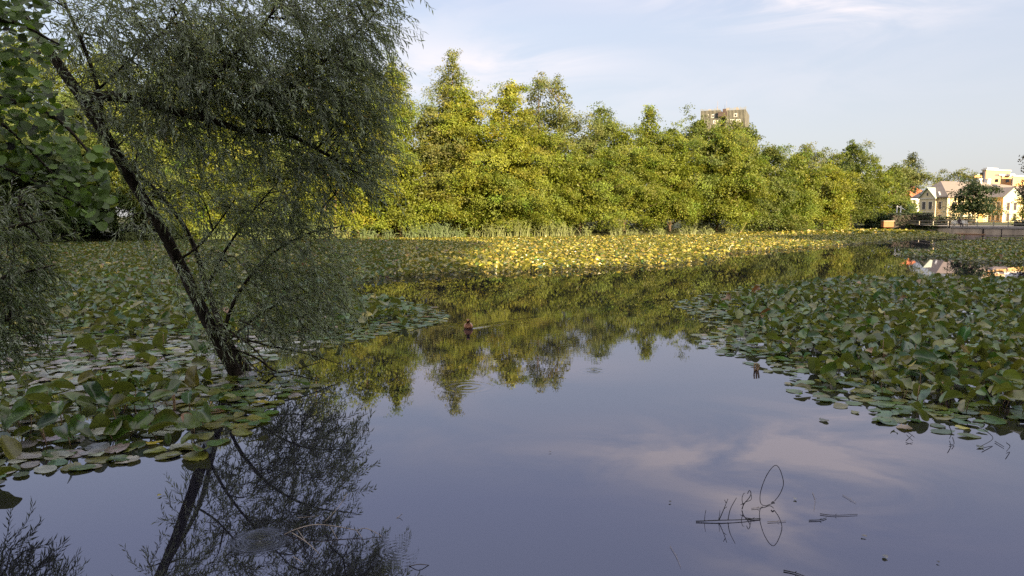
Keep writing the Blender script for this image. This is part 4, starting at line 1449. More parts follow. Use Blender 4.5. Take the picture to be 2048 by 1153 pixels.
# ------------------------------------------------------------------ small things on the water
def sticks(name, label, cat, base, paths, mat, group=None, part='twig', n=6):
    """paths: list of (list of world points, r0, r1)"""
    root = empty(name, base)
    tag(root, label, cat, group)
    base = Vector(base)
    for i, (pts, r0, r1) in enumerate(paths):
        sp_ = smooth_path([tuple(p_) for p_ in pts], max(5, len(pts) * 3))
        m = MB()
        th_ = .62 if mat in (M['twig_dark'], M['twig_pale']) else 1.0
        m.tube([Vector(p_) - base for p_ in sp_], list(np.linspace(r0 * th_, r1 * th_, len(sp_))), n, wob=.12)
        m.build('stem' if i == 0 else part, mat, root, smooth=True)
    return root


Db = G(1480, 1042).y
sticks('floating_branch', 'dead branch with three upright knobbly twigs standing in open water', 'branch', G(1440, 1042),
       [([G(1392, 1043, .006), G(1440, 1041, .012), G(1480, 1040, .01), G(1520, 1038, .006)], .007, .004), ([G(1409, 1042, .01), Q(1410, 1030, G(1409, 1042).y), Q(1412, 1020, Db)], .004, .0025),
        ([G(1438, 1041, .01), Q(1448, 1018, Db), Q(1456, 998, Db)], .0055, .003), ([G(1437, 1041, .01), Q(1439, 1030, Db), Q(1440, 1020, Db)], .004, .002), ([G(1456, 1040, .01), Q(1461, 1018, Db), Q(1473, 996, Db)], .0055, .003),
        ([Q(1448, 1018, Db), Q(1454, 1014, Db)], .004, .003), ([Q(1452, 1006, Db), Q(1449, 1000, Db)], .004, .003)], M['twig_dark'])
Dl = G(1540, 1012).y
sticks('looped_stem', 'thin stem bent into a tall loop over open water', 'stem', G(1522, 1010),
       [([G(1548, 1007, .02), G(1540, 1009, .006), G(1530, 1012, .006), Q(1521, 1006, Dl), Q(1521, 985, Dl), Q(1530, 958, Dl), Q(1542, 938, Dl), Q(1553, 931, Dl), Q(1562, 945, Dl), Q(1567, 968, Dl), Q(1560, 988, Dl), Q(1549, 1003, Dl)], .0045, .0045),
        ([Q(1543, 1007, Dl - .02), Q(1546, 1004, Dl - .02), Q(1549, 1007, Dl - .02)], .009, .007)], M['twig_dark'], part='bud')
Dn = G(1485, 1020).y
sticks('twig_tangle', 'small curled tangle of twigs between looped stem and branch', 'twig', G(1485, 1019),
       [([G(1484, 1019, .005), Q(1488, 1008, Dn), Q(1497, 998, Dn), Q(1502, 988, Dn), Q(1499, 981, Dn), Q(1495, 988, Dn)], .006, .004), ([Q(1486, 1011, Dn), Q(1484, 998, Dn), Q(1487, 988, Dn), Q(1490, 987, Dn)], .004, .003), ([Q(1492, 1004, Dn), Q(1502, 1000, Dn), Q(1503, 990, Dn)], .004, .003), ([Q(1490, 1006, Dn), Q(1481, 1010, Dn)], .005, .003)], M['twig_dark'])
FL = 'flotsam on the open water'
for pts, r, lab_ in [([(1567, 1141), (1590, 1146), (1615, 1155)], .007, 'straight dark stick at the bottom edge of the water'), ([(1618, 1041), (1640, 1040), (1653, 1036)], .006, 'short dark floating stick beside the long thin one'), ([(1640, 1028), (1670, 1031), (1715, 1029)], .005, 'long thin floating stick with a bent middle'),
                     ([(1490, 1036), (1506, 1038), (1522, 1037)], .006, 'dark scrap of stick just past the three-twigged branch'), ([(1535, 1044), (1555, 1043), (1572, 1042)], .004, 'pale straight reed piece floating past the dark scrap'), ([(1503, 1017), (1515, 1016), (1526, 1013)], .004, 'short pale reed piece under the looped stem'),
                     ([(1625, 985), (1630, 1000), (1628, 1020)], .0025, 'hair-thin pale stem rising between the looped stem and slim stem'), ([(1340, 1092), (1352, 1112), (1362, 1135)], .002, 'faint pale hair-thin stem below the three-twigged branch'), ([(1685, 990), (1700, 999), (1712, 1006)], .003, 'slim pale floating stem past the hair-thin one')]:
    c = G(*pts[1])
    sticks('floating_stick', lab_, 'stick', c, [([G(a, b, .006) for a, b in pts], r, r * .6), ([G(pts[1][0], pts[1][1], .006), G(pts[1][0] + 3, pts[1][1] - 3, .018)], r * .7, r * .4)], M['twig_pale'] if 'pale' in lab_ else M['twig_dark'], FL)
BT = 'bent twigs off the stalk bed'
for pts, lab_ in [([(1898, 852, .14), (1903, 866, .07), (1899, 878, .01)], 'hooked dark stem close to the stalk bed rim'), ([(1905, 875, .06), (1908, 888, .01), (1898, 890, .01)], 'bent stem lying beside the hooked one'), ([(1966, 858, .12), (1986, 877, .04), (1960, 894, .01)], 'large elbow-shaped stem near the corner pads'),
                  ([(2013, 886, .08), (2020, 893, .03), (2013, 903, .01)], 'small elbow-shaped stem farthest out from the corner pads'), ([(1808, 862, .01), (1816, 858, .02), (1830, 860, .04)], 'low arched stem under the hooked rim leaf'), ([(1990, 883, .01), (2000, 889, .01), (2008, 894, .01)], 'straight thin floating stem between two elbow stems'),
                  ([(1812, 882, .01), (1819, 876, .03), (1825, 870, .05)], 'crossed little twig alone in front of the rim')]:
    P_ = [G(a, b, z_) for a, b, z_ in pts]
    ps = [(P_, .0065, .004)]
    if 'crossed' in lab_:
        ps.append(([G(1813, 870, .05), G(1819, 876, .03), G(1826, 882, .01)], .005, .004))
    sticks('bent_stem', lab_, 'stem', G(pts[-1][0], pts[-1][1]), ps, M['twig_dark'], BT)

# grey dead branch breaking the surface under the willow
Da = G(650, 1050).y
sticks('dead_branch', 'long pale dead branch breaking the surface in the dark willow reflection', 'branch', G(565, 1072),
       [([G(560, 1075, -.02), G(590, 1060, .03), G(630, 1050, .06), G(670, 1053, .05), G(713, 1061, .03)], .008, .005), ([G(713, 1061, .03), G(730, 1057, .04), G(748, 1064, .02), G(765, 1074, .004)], .005, .003), ([G(713, 1061, .03), G(720, 1070, .01), G(724, 1076, 0)], .004, .002),
        ([G(584, 1066, .02), G(612, 1084, .04), G(630, 1100, .03), G(640, 1110, .0)], .005, .004), ([G(660, 1052, .05), G(672, 1074, .02), G(676, 1082, 0)], .003, .002), ([G(648, 1046, .06), G(668, 1025, .12), G(684, 1005, .16), G(694, 988, .2)], .005, .003), ([G(594, 1058, .03), G(612, 1084, .03)], .003, .003), ([G(595, 1036, .04), G(620, 1034, .05), G(640, 1032, .03)], .0035, .002)],
       M['twig_pale'])
sticks('floating_stick', 'short pale stick under the long dead branch', 'stick', G(600, 1118), [([G(585, 1113, .01), G(597, 1120, .015), G(606, 1126, .006)], .004, .003)], M['twig_pale'], FL)
sticks('floating_stick', 'arched thin stem alone beside the willow reflection', 'stick', G(830, 1132), [([G(818, 1133, .0), G(838, 1129, .02), G(858, 1131, 0.0)], .003, .0025)], M['twig'], FL)
sticks('floating_stick', 'white splinter standing in the water by the willow reflection', 'stick', G(798, 1035), [([G(793, 1037, .0), Q(799, 1033, G(798, 1035).y), Q(805, 1028, G(798, 1035).y)], .004, .003)], M['twig_pale'], FL)
Dw = 10.0
for pts, lab_ in [([(640, 792, 9.4), (672, 780, 9.3)], 'thin twig lying over the bed corner below the willow'), ]:
    sticks('floating_stick', lab_, 'stick', G(640, 795), [([G(600, 802, .02), G(640, 790, .05), G(672, 783, .09)], .004, .002)], M['twig'], FL)

# specks: single drifting leaves
DL = 'loose leaves drifting on open water'
for (x, y, s, c, lab_) in [(1340, 1006, .022, (.02, .015, .015), 'dark drifting leaf alone in front of the looped stem'), (319, 993, .035, (.30, .27, .07), 'small yellow leaf drifting beside the trunk reflection'), (1728, 1075, .03, (.12, .11, .11), 'grey leaf drifting far beyond the long thin stick'),
                           (1770, 1116, .04, (.12, .12, .13), 'pale leaf drifting near the lower corner'), (1876, 1127, .018, (.02, .015, .015), 'tiny dark leaf drifting at the lower corner'), (1100, 906, .02, (.05, .04, .04), 'tiny dark speck of leaf in the cloud reflection'), (1187, 741, .04, (.35, .3, .2), 'pale leaf drifting where the tree reflections end'),
                           (1648, 843, .11, (.06, .07, .05), 'detached dull pad drifting before the stalk bed rim'), (1590, 1000, .03, (.2, .2, .2), 'pale fleck drifting next to the looped stem'), (1960, 896, .07, (.09, .1, .08), 'crumpled drifting leaf by the elbow-shaped stem')]:
    r = np.zeros((1, 17))
    r[0, :10] = (0, 0, .012, s * 1.3, s * 0.95, rng.uniform(0, 6), 2, 1, .15, .06)
    r[0, 10:13] = c
    o = link('drifting_leaf', pad_mesh('drifting_leaf', r, 13, 2), M['pad'], None, G(x, y))
    tag(o, lab_, 'leaf', DL)

# stalk bundles in the lily beds
SG = 'dead stalk bundles in the lily beds'
for (x, y, h, k, lab_) in [(2010, 790, .27, 4, 'tallest pale stalk bundle near the dark rim corner'), (1886, 795, .20, 3, 'pale twin stalks standing at the bed rim'), (1998, 700, .22, 3, 'stalk bundle deep inside the bed behind the tallest bundle'), (1782, 722, .18, 2, 'pair of reddish stalks before the curled leaves'), (1768, 720, .15, 2, 'paler stalk pair touching the reddish ones'),
                           (1970, 715, .2, 2, 'short stalk pair leaning inside the bed'), (1580, 708, .18, 2, 'rusty stalk pair near the water tip of the bed'), (348, 822, .22, 2, 'brown curled stalk standing in the willow bed'), (55, 825, .16, 2, 'brown broken stalk by the grey willow shrub'), (1512, 742, .12, 3, 'dark withered stalk at the outer rim before open water')]:
    e = G(x, y)
    ps = []
    for j in range(k):
        o = Vector((rng.normal(0, .02), rng.normal(0, .02), 0))
        ps.append(([e + o, e + o * 1.5 + Vector((0, 0, h * .5)), e + o * 2 + Vector((rng.normal(0, .02), 0, h * rng.uniform(.8, 1.1)))], .013, .011))
    sticks('stalk_bundle', lab_, 'stalks', e, ps, M['stalk'], SG, part='stalk', n=7)

# duck: one continuous body with a bill
dk = empty('duck', DUCK)
tag(dk, 'small rusty-breasted duck swimming towards the shore past the pad tongue', 'duck')
prof = [(-.16, .035, .05, .05), (-.13, .05, .06, .04), (-.08, .045, .085, .065), (0, .04, .095, .075), (.07, .045, .085, .07), (.115, .075, .06, .06), (.125, .12, .034, .036), (.13, .155, .032, .034), (.145, .18, .038, .036), (.165, .188, .032, .03), (.185, .186, .015, .016)]
sp_ = smooth_path(prof, 30)
nv = 14
Vd, Qd, Td, Cd = [], [], [], []
for i, (yy, zz, rw, rh) in enumerate(sp_):
    for j in range(nv):
        a = 2 * math.pi * j / nv
        hx, hz = rw * math.cos(a), rh * math.sin(a)
        nk = np.clip((zz - .08) / .06, 0, 1)
        Vd.append((hx, -(yy + hz * .5 * nk * (zz < .17)), zz + hz * (1 - .3 * nk)))
        Cd.append((.58, .27, .15) if yy > .06 and zz < .13 else ((.20, .11, .06) if zz > .13 else (.26, .19, .14)))
for i in range(len(sp_) - 1):
    for j in range(nv):
        Qd.append((i * nv + j, i * nv + (j + 1) % nv, (i + 1) * nv + (j + 1) % nv, (i + 1) * nv + j))
for e_ in (0, len(sp_) - 1):
    Vd.append(tuple(np.mean(Vd[e_ * nv:(e_ + 1) * nv], 0)))
    Cd.append((.06, .035, .02))
    for j in range(nv):
        Td.append((e_ * nv + j, e_ * nv + (j + 1) % nv, len(Vd) - 1))
link('body', mesh_arrays('body', Vd, Qd, Td, tint=Cd), leafmat('duck_feathers', rough=.7, trans=0, noise=.2, nscale=40), dk)
m = MB()
m.tube([(0, -.178, .186), (0, -.205, .18), (0, -.225, .174)], [.012, .011, .006], 8)
m.build('bill', solid('duck_bill', (.45, .2, .05), .5, .1), dk, smooth=True)


# ------------------------------------------------------------------ wall, path, railing, hedges
wallp = [G(*w) for w in WALL_PX]
DZ = 1.06


def back(p_, d):
    c = Vector((p_.x - 20, p_.y - 20, 0)).normalized()
    return p_ + Vector((.25, .97, 0)) * d


cum = [0]
root = empty('retaining_wall', wallp[2])
tag(root, 'low stained concrete retaining wall along the far water edge', 'wall')
o0 = wallp[2]
m, mc = MB(), MB()
fr_, bk_ = [], []
for p_ in wallp:
    fr_.append(p_)
    bk_.append(back(p_, .5))
hts = [.42, .62, 1.0, 1.0, 1.0]
vs = []
for p_, q_, h in zip(fr_, bk_, hts):
    vs += [p_ - o0 + Vector((0, 0, -.6)), p_ - o0 + Vector((0, 0, h - .16)), q_ - o0 + Vector((0, 0, h - .16)), q_ - o0 + Vector((0, 0, -.6))]
qs = []
for i in range(len(fr_) - 1):
    for j in range(4):
        j2 = (j + 1) % 4
        qs.append((i * 4 + j, (i + 1) * 4 + j, (i + 1) * 4 + j2, i * 4 + j2))
m.add(vs, qs + [(0, 1, 2, 3), (19, 18, 17, 16)])
m.build('wall_face', M['concrete'], root)
vs = []
for p_, q_, h in zip(fr_[2:], bk_[2:], hts[2:]):
    f_ = p_ - Vector((0.03, .12, 0)) - o0
    b_ = q_ + Vector((0, .4, 0)) - o0
    vs += [f_ + Vector((0, 0, h - .157)), f_ + Vector((0, 0, h + .06)), b_ + Vector((0, 0, h + .06)), b_ + Vector((0, 0, h - .157))]
qs = []
for i in range(2):
    for j in range(4):
        j2 = (j + 1) % 4
        qs.append((i * 4 + j, (i + 1) * 4 + j, (i + 1) * 4 + j2, i * 4 + j2))
mc.add(vs, qs + [(0, 1, 2, 3), (11, 10, 9, 8)])
mc.build('coping', M['concrete_cap'], root)
for pxj in (1971, 2007):
    t_ = (pxj - 1905) / (2060 - 1905)
    a_ = fr_[2].lerp(fr_[3], t_) - o0
    mj = MB()
    w_ = .12 if pxj == 1971 else .05
    mj.box((a_.x - w_, a_.y - .03, -.3), (a_.x + w_, a_.y + .2, .835))
    mj.build('expansion_joint', M['twig'], root)
# stained footing
a_, b_ = fr_[2].lerp(fr_[3], .02) - o0, fr_[2].lerp(fr_[3], .42) - o0
mf = MB()
mf.add([a_ + Vector((0, -.5, -.3)), b_ + Vector((0, -.5, -.3)), b_ + Vector((0, -.5, .1)), a_ + Vector((0, -.5, .1)), a_ + Vector((0, .1, .1)), b_ + Vector((0, .1, .1))], [(0, 1, 2, 3), (3, 2, 5, 4)])
mf.build('footing', solid('rusty_footing', (.36, .2, .1), .9, .4, 2), root)

# path behind the wall
vs, qs = [], []
for i, p_ in enumerate(wallp):
    z_ = 1.05 if i >= 2 else .85
    a_, b_ = back(p_, .45), back(p_, 22)
    vs += [Vector((a_.x, a_.y, z_)), Vector((b_.x, b_.y, z_ + .15)), Vector((a_.x, a_.y, -.3))]
for i in range(len(wallp) - 1):
    qs += [(i * 3, i * 3 + 3, i * 3 + 4, i * 3 + 1), (i * 3 + 2, i * 3 + 5, i * 3 + 3, i * 3)]
tag(link('path', mesh_arrays('path', vs, qs, smooth=False), M['path']), kind='structure')

# railing
rp = [(1786, 450.5, 441), (1813, 451.5, 441.8), (1842, 452, 443), (1871, 452.5, 443.5), (1900, 453.5, 444.5), (1932, 454, 445), (1962, 454.5, 446), (1995, 455, 446.8), (2024, 455.5, 447.5), (2060, 456, 448.5), (2100, 457, 449.4), (2150, 458, 450)]
rl = []
for (x, y, yt) in rp:
    t_ = np.interp(x, [w[0] for w in WALL_PX], range(len(WALL_PX)))
    i_ = int(t_)
    bp = back(fr_[i_].lerp(fr_[min(i_ + 1, len(fr_) - 1)], t_ - i_), 1.0)
    bearing = (x - 1024) / F
    rl.append(Vector((bp.x, bp.y, 1.0 if x > 1880 else .92)))
root = empty('railing', rl[0])
tag(root, 'long thin metal railing along the path above the concrete wall', 'railing')
o0 = rl[0]
for p_ in rl:
    m = MB()
    m.box((p_.x - o0.x - .05, p_.y - o0.y - .05, -.1), (p_.x - o0.x + .05, p_.y - o0.y + .05, .92))
    m.build('post', M['rail'], root)
for h in (.12, .5, .9):
    m = MB()
    m.tube([p_ - o0 + Vector((0, 0, h)) for p_ in rl], [.035] * len(rl), 6)
    m.build('rail', M['rail'], root, smooth=True)


def hedge(pxa, pxb, pyb, pyt, D, depth, label, colr=(0.035, 0.05, 0.022)):
    a_, b_ = Q(pxa, pyb, D), Q(pxb, pyb, D)
    h = Q(pxa, pyt, D).z - 1.0
    root_ = empty('hedge', (a_.x, D, 1.0))
    tag(root_, label, 'hedge', 'clipped hedges behind the railing')
    n_ = int((b_.x - a_.x) * h * 130)
    X = rng.uniform(0, b_.x - a_.x, n_)
    Y = rng.uniform(0, 1, n_) ** 2 * depth
    Z = rng.uniform(0, h, n_)
    top = rng.uniform(0, 1, n_) < .25
    Z = np.where(top, h - np.abs(rng.normal(0, .05, n_)), Z)
    Y = np.where(top, rng.uniform(0, depth, n_), Y)
    P_ = np.column_stack([X, Y, Z]) + rng.normal(0, .05, (n_, 3))
    nr_ = unit(rng.normal(0, .7, (n_, 3)) + [0, -.4, .5])
    Vv_, q_, tt_ = leaf_quads(P_, nr_, rng.uniform(.16, .32, n_), np.asarray(colr)[None] * (1 + rng.normal(0, .3, (n_, 1))))
    link('foliage', mesh_arrays('foliage', Vv_, q_, None, tint=np.clip(tt_, .003, 1), smooth=False), M['hedge'], root_)
    mb_ = MB()
    mb_.box((.2, .3, -.4), (b_.x - a_.x - .2, depth - .2, h - .25))
    mb_.build('core', M['twig'], root_)


hedge(1785, 1868, 441, 427.5, 134, 1.6, 'tall dark clipped hedge beside the brick planter')
hedge(1866, 1956, 445, 434.5, 122, 1.4, 'lower clipped hedge behind the bench under the maple')
hedge(2036, 2130, 448, 440.5, 106, 1.4, 'short clipped hedge before the house wing')

# ivy spilling over the wall
n_ = 3500
px_ = rng.uniform(1748, 1880, n_)
t_ = np.interp(px_, [1740] + [w[0] for w in WALL_PX], [0] + list(range(len(WALL_PX))))
base_ = np.array([tuple(back(fr_[int(min(a, 3))].lerp(fr_[int(min(a, 3)) + 1], a - int(min(a, 3))), .35)) for a in t_])
base_[:, 0] += np.where(px_ < 1790, (px_ - 1790) / F * 140, 0)
P_ = base_ + np.column_stack([rng.normal(0, .3, n_), rng.uniform(-.4, .8, n_), rng.uniform(.45, 1.1, n_) + .12 * np.sin(px_ * .3)])
Vv, q, tt = leaf_quads(P_, unit(rng.normal(0, .5, (n_, 3)) + [0, -.5, .6]), rng.uniform(.15, .3, n_), np.array([(0.05, 0.07, 0.02)]) * (1 + rng.normal(0, .3, (n_, 1))))
o = link('ivy', mesh_arrays('ivy', Vv, q, None, tint=np.clip(tt, .003, 1), smooth=False), M['hedge'])
tag(o, 'trailing green ivy over the concrete wall below the tall hedge', 'ivy')

# brick planter
p_ = Q(1775, 447, 134)
root = empty('brick_planter', (p_.x, p_.y, .9))
tag(root, 'reddish brick planter box between bank shrubs and tall hedge', 'planter')
m = MB()
m.box((-.9, -.5, -.2), (.9, .5, .85))
m.build('box', M['brick'], root)
m = MB()
m.box((-.98, -.58, .853), (.98, .58, .95))
m.build('rim', M['concrete'], root)

# bench with a seated person
bp = Q(1921, 447, 104)
broot = empty('bench', (bp.x, bp.y, 1.06))
tag(broot, 'pale slatted bench on the path under the maple', 'bench')
m = MB()
for k in range(4):
    m.box((-1.1, -.2 + k * .11, .42), (1.1, -.11 + k * .11, .46))
m.build('seat', M['white'], broot)
m = MB()
for k in range(3):
    m.box((-1.1, .24, .55 + k * .13), (1.1, .28, .64 + k * .13))
m.build('backrest', M['white'], broot)
for sx in (-.9, .9):
    m = MB()
    m.box((sx - .04, -.18, -.06), (sx + .04, -.1, .417))
    m.box((sx - .04, .2, -.06), (sx + .04, .238, .9))
    m.build('leg', M['rail'], broot)
# person: one skinned body
pr = empty('person', (bp.x - .15, bp.y, 1.06))
tag(pr, 'person in dark clothes sitting on the pale bench', 'person')


def skin_body(name, verts, edges, radii, mat, parent, sub=2):
    me = bpy.data.meshes.new(name)
    me.from_pydata([tuple(v) for v in verts], edges, [])
    o = link(name, me, mat, parent)
    sk = o.modifiers.new('skin', 'SKIN')
    for i, r in enumerate(radii):
        me.skin_vertices[0].data[i].radius = (r, r)
    me.skin_vertices[0].data[0].use_root = True
    ss = o.modifiers.new('sub', 'SUBSURF')
    ss.levels = ss.render_levels = sub
    return o


bv = [(0, .02, .54), (0, .06, .75), (0, .07, 1.0), (0, .06, 1.10), (0, .04, 1.22), (0, .03, 1.33), (-.10, -.02, .52), (-.13, -.42, .53), (-.13, -.46, .1), (-.13, -.58, .05), (.10, -.02, .52), (.14, -.42, .53), (.15, -.44, .1), (.16, -.57, .05),
      (-.19, .06, .98), (-.25, 0, .74), (-.14, -.24, .62), (.19, .06, .98), (.25, 0, .74), (.14, -.24, .62)]
be = [(0, 1), (1, 2), (2, 3), (3, 4), (4, 5), (0, 6), (6, 7), (7, 8), (8, 9), (0, 10), (10, 11), (11, 12), (12, 13), (2, 14), (14, 15), (15, 16), (2, 17), (17, 18), (18, 19)]
brd = [.15, .14, .15, .06, .09, .08, .10, .075, .055, .045, .10, .075, .055, .045, .07, .05, .04, .07, .05, .04]
skin_body('body', bv, be, brd, solid('dark_clothes', (.06, .045, .05), .9, .3, 5), pr)
m = MB()
m.tube([(0, .06, 1.36), (0, .05, 1.40), (0, .04, 1.425)], [.085, .07, .02], 10)
m.build('hair', solid('brown_hair', (.04, .025, .015), .8, .2), pr, smooth=True)

# white post frame behind the tall hedge
p_ = Q(1797, 430, 139)
root = empty('white_post_frame', (p_.x, p_.y, 1.0))
tag(root, 'white frame of two posts with a slanting arm over the tall hedge', 'post')
for dx in (-.35, .35):
    m = MB()
    m.box((dx - .09, -.09, -.3), (dx + .09, .09, 3.6))
    m.build('post', M['white'], root)
m = MB()
m.tube([(-.35, 0, 3.5), (.5, 0, 3.2), (1.1, 0, 2.9)], [.08, .08, .06], 8)
m.build('arm', M['white'], root)
# slim lamp post by the bench
p_ = Q(1899, 450, 108)
root = empty('lamp_post', (p_.x, p_.y, 1.0))
tag(root, 'slim metal lamp post at the hedge end before the house corner', 'lamp post')
m = MB()
m.tube([(0, 0, -.2), (0, 0, 2.5), (0, 0, 5.0)], [.06, .05, .04], 8)
m.build('pole', M['twig'], root, smooth=True)
m = MB()
m.tube([(0, 0, 4.98), (-.3, -.05, 5.12), (-.75, -.1, 5.12)], [.035, .05, .07], 8)
m.build('lamp_head', M['twig'], root, smooth=True)


# ------------------------------------------------------------------ houses
def frame_at(O, ax, ay):
    O, ax, ay = Vector(O), Vector(ax), Vector(ay)
    return lambda a, b, z: O + ax * a + ay * b + Vector((0, 0, z))


def facade_window(root, fr, a, z, w, h, b=0.0, axis='a', out=-1, sill=True, shutter=False):
    """window proud of a wall at depth b (axis 'a': wall runs along a; axis 'b': along b)"""
    def bx(m, lo, hi):
        if axis == 'a':
            m.box((lo[0], min(b + out * lo[1], b + out * hi[1]), lo[2]), (hi[0], max(b + out * lo[1], b + out * hi[1]), hi[2]), fr)
        else:
            m.box((min(b + out * lo[1], b + out * hi[1]), lo[0], lo[2]), (max(b + out * lo[1], b + out * hi[1]), hi[0], hi[2]), fr)
    m = MB()
    bx(m, (a - w / 2 - .12, -.05, z - .1), (a - w / 2, .09, z + h + .14))
    bx(m, (a + w / 2, -.05, z - .1), (a + w / 2 + .12, .09, z + h + .14))
    bx(m, (a - w / 2, -.05, z + h), (a + w / 2, .088, z + h + .14))
    bx(m, (a - w / 2, -.05, z - .1), (a + w / 2, .12, z))
    f = m.build('window', M['grey_cream'], root)
    m = MB()
    bx(m, (a - w / 2, -.05, z), (a + w / 2, .03, z + h))
    m.build('pane', M['window'], f)
    m = MB()
    bx(m, (a - .035, .032, z), (a + .035, .05, z + h))
    bx(m, (a - w / 2, .032, z + h * .62), (a - .036, .048, z + h * .62 + .06))
    bx(m, (a + .036, .032, z + h * .62), (a + w / 2, .048, z + h * .62 + .06))
    m.build('sash', M['frame'], f)


GZ = 1.3
C0 = Q(1893, 438, 180)
AX = Vector((.906, .423, 0))      # along the sunlit front
AY = Vector((-.423, .906, 0))     # along the shaded side
HF = frame_at((0, 0, 0), AX, AY)
EZ = Q(1893, 393.5, 180).z - GZ   # eaves above ground
hroot = empty('cream_house', (C0.x, C0.y, GZ))
tag(hroot, 'cream two-storey house with grey hipped roof, gable and dormer', 'house')


def px_on_front(px, b=0.0):
    """distance along the front whose bearing is px"""
    k = (px - 1024) / F
    # (C0.x + a*AX.x + b*AY.x) = k (C0.y + a*AX.y + b*AY.y)
    return (k * (C0.y + b * AY.y) - C0.x - b * AY.x) / (AX.x - k * AX.y)


def px_on_side(px, a=0.0):
    k = (px - 1024) / F
    return (k * (C0.y + a * AX.y) - C0.x - a * AX.x) / (AY.x - k * AY.y)


LEN = px_on_front(2075)
DEP = px_on_side(1838)
mid = px_on_side(1869)
a_rec = px_on_front(1965)
WG = -3.2
# main walls
m = MB()
m.box((0, 0, -.6), (LEN, DEP, EZ), HF)
m.build('wall', M['cream'], hroot)
# gabled bay on the shaded side
m = MB()
m.box((-.8, mid, -.6), (-.003, DEP, EZ - .3), HF)
bm_ = (mid + DEP) / 2
m.add([HF(-.8, mid, EZ - .3), HF(-.8, DEP, EZ - .3), HF(-.8, bm_, EZ + 2.0), HF(3.5, mid, EZ - .3), HF(3.5, DEP, EZ - .3), HF(3.5, bm_, EZ + 2.0)], [(0, 2, 5, 3), (1, 4, 5, 2)], [(0, 1, 2), (3, 5, 4)])
m.build('gable_bay', M['cream'], hroot)
m = MB()
for s_ in (0, 1):
    e_ = mid - .25 if s_ == 0 else DEP + .25
    m.add([HF(-1.15, e_, EZ - .45), HF(-1.15, bm_, EZ + 2.12), HF(4, bm_, EZ + 2.12), HF(4, e_, EZ - .45), HF(-1.15, e_, EZ - .27), HF(-1.15, bm_, EZ + 2.32), HF(4, bm_, EZ + 2.32), HF(4, e_, EZ - .27)],
          [(0, 3, 2, 1), (4, 5, 6, 7), (0, 1, 5, 4), (1, 2, 6, 5), (2, 3, 7, 6), (3, 0, 4, 7)])
m.build('gable_roof', M['roof_green'], hroot)
m = MB()
m.box((-.9, mid, EZ - .5), (-.803, DEP, EZ - .2), HF)
m.build('cornice', M['grey_cream'], hroot)
m = MB()
m.box((-.06, 0, 2.55), (-.003, mid - .003, 2.7), HF)
m.build('string_course', M['grey_cream'], hroot)
m = MB()
m.box((-.88, mid, 2.55), (-.803, DEP, 2.7), HF)
m.build('string_course', M['grey_cream'], hroot)
m = MB()
for q_ in (HF(-.9, mid - .1, 0), ):
    m.tube([q_ + Vector((0, 0, -.4)), q_ + Vector((0, 0, EZ - .5))], [.08, .08], 8)
m.build('drainpipe', M['roof_grey'], hroot)
# hipped main roof
RZ = Q(1935, 362.5, 186).z - GZ
ov = .5
m = MB()
bq = 4.7
m.add([HF(-ov, -ov, EZ), HF(LEN, -ov, EZ), HF(LEN, bq * 2, EZ), HF(-ov, bq * 2, EZ), HF(3.8, bq, RZ), HF(px_on_front(2005), bq, RZ), HF(LEN, bq, RZ - .9)],
      [(0, 1, 6, 5), (2, 3, 4, 6)], [(3, 0, 4), (0, 5, 4), (6, 4, 5)])
m.add([HF(-ov, -ov, EZ - .22), HF(LEN, -ov, EZ - .22), HF(LEN, bq * 2, EZ - .22), HF(-ov, bq * 2, EZ - .22), HF(-ov, -ov, EZ), HF(LEN, -ov, EZ), HF(LEN, bq * 2, EZ), HF(-ov, bq * 2, EZ)], [(3, 2, 1, 0), (0, 1, 5, 4), (1, 2, 6, 5), (2, 3, 7, 6), (3, 0, 4, 7)])
roof = m.build('roof', M['roof_grey'], hroot)
m = MB()
m.box((5.0, 7.6, EZ), (14, 7.6 + 7, EZ + 1), HF)
for k_, (pxc, w_) in enumerate(((1950, .55), (1967, .55))):
    a_ = px_on_front(pxc, bq)
    m = MB()
    m.box((a_ - w_, bq - .4, RZ - .7), (a_ + w_, bq + .4, RZ + .75), HF)
    m.box((a_ - w_ - .1, bq - .5, RZ + .753), (a_ + w_ + .1, bq + .5, RZ + .9), HF)
    m.build('chimney', M['white'], hroot)


def on_roof_side(b, t):
    """point on the hip facing the shaded side: b along side, t 0 eaves .. 1 ridge"""
    return HF(-ov + (3.8 + ov) * t, b, EZ + (RZ - EZ) * t + .06)


for b_ in (1.6, 3.0):
    m = MB()
    p4 = [on_roof_side(b_, .08), on_roof_side(b_ + .45, .08), on_roof_side(b_ + .45 + 1.0, .30), on_roof_side(b_ + 1.0, .30)]
    m.add([v - Vector((0, 0, .2)) for v in p4] + [v + Vector((0, 0, .05)) for v in p4], [(4, 5, 6, 7), (0, 1, 5, 4), (1, 2, 6, 5), (2, 3, 7, 6), (3, 0, 4, 7)])
    m.build('skylight', M['white'], hroot)


def on_front_roof(a, t, up=.06):
    return HF(a, -ov + (bq + ov) * t, EZ + (RZ - EZ) * t + up)


a_ = px_on_front(1976, 4)
m = MB()
p4 = [on_front_roof(a_, .52), on_front_roof(a_ + 1.6, .52), on_front_roof(a_ + 1.6, .85), on_front_roof(a_, .85)]
m.add([v - Vector((0, 0, .3)) for v in p4] + p4, [(4, 5, 6, 7), (0, 1, 5, 4), (1, 2, 6, 5), (2, 3, 7, 6), (3, 0, 4, 7)])
m.build('roof_window', M['window'], hroot)
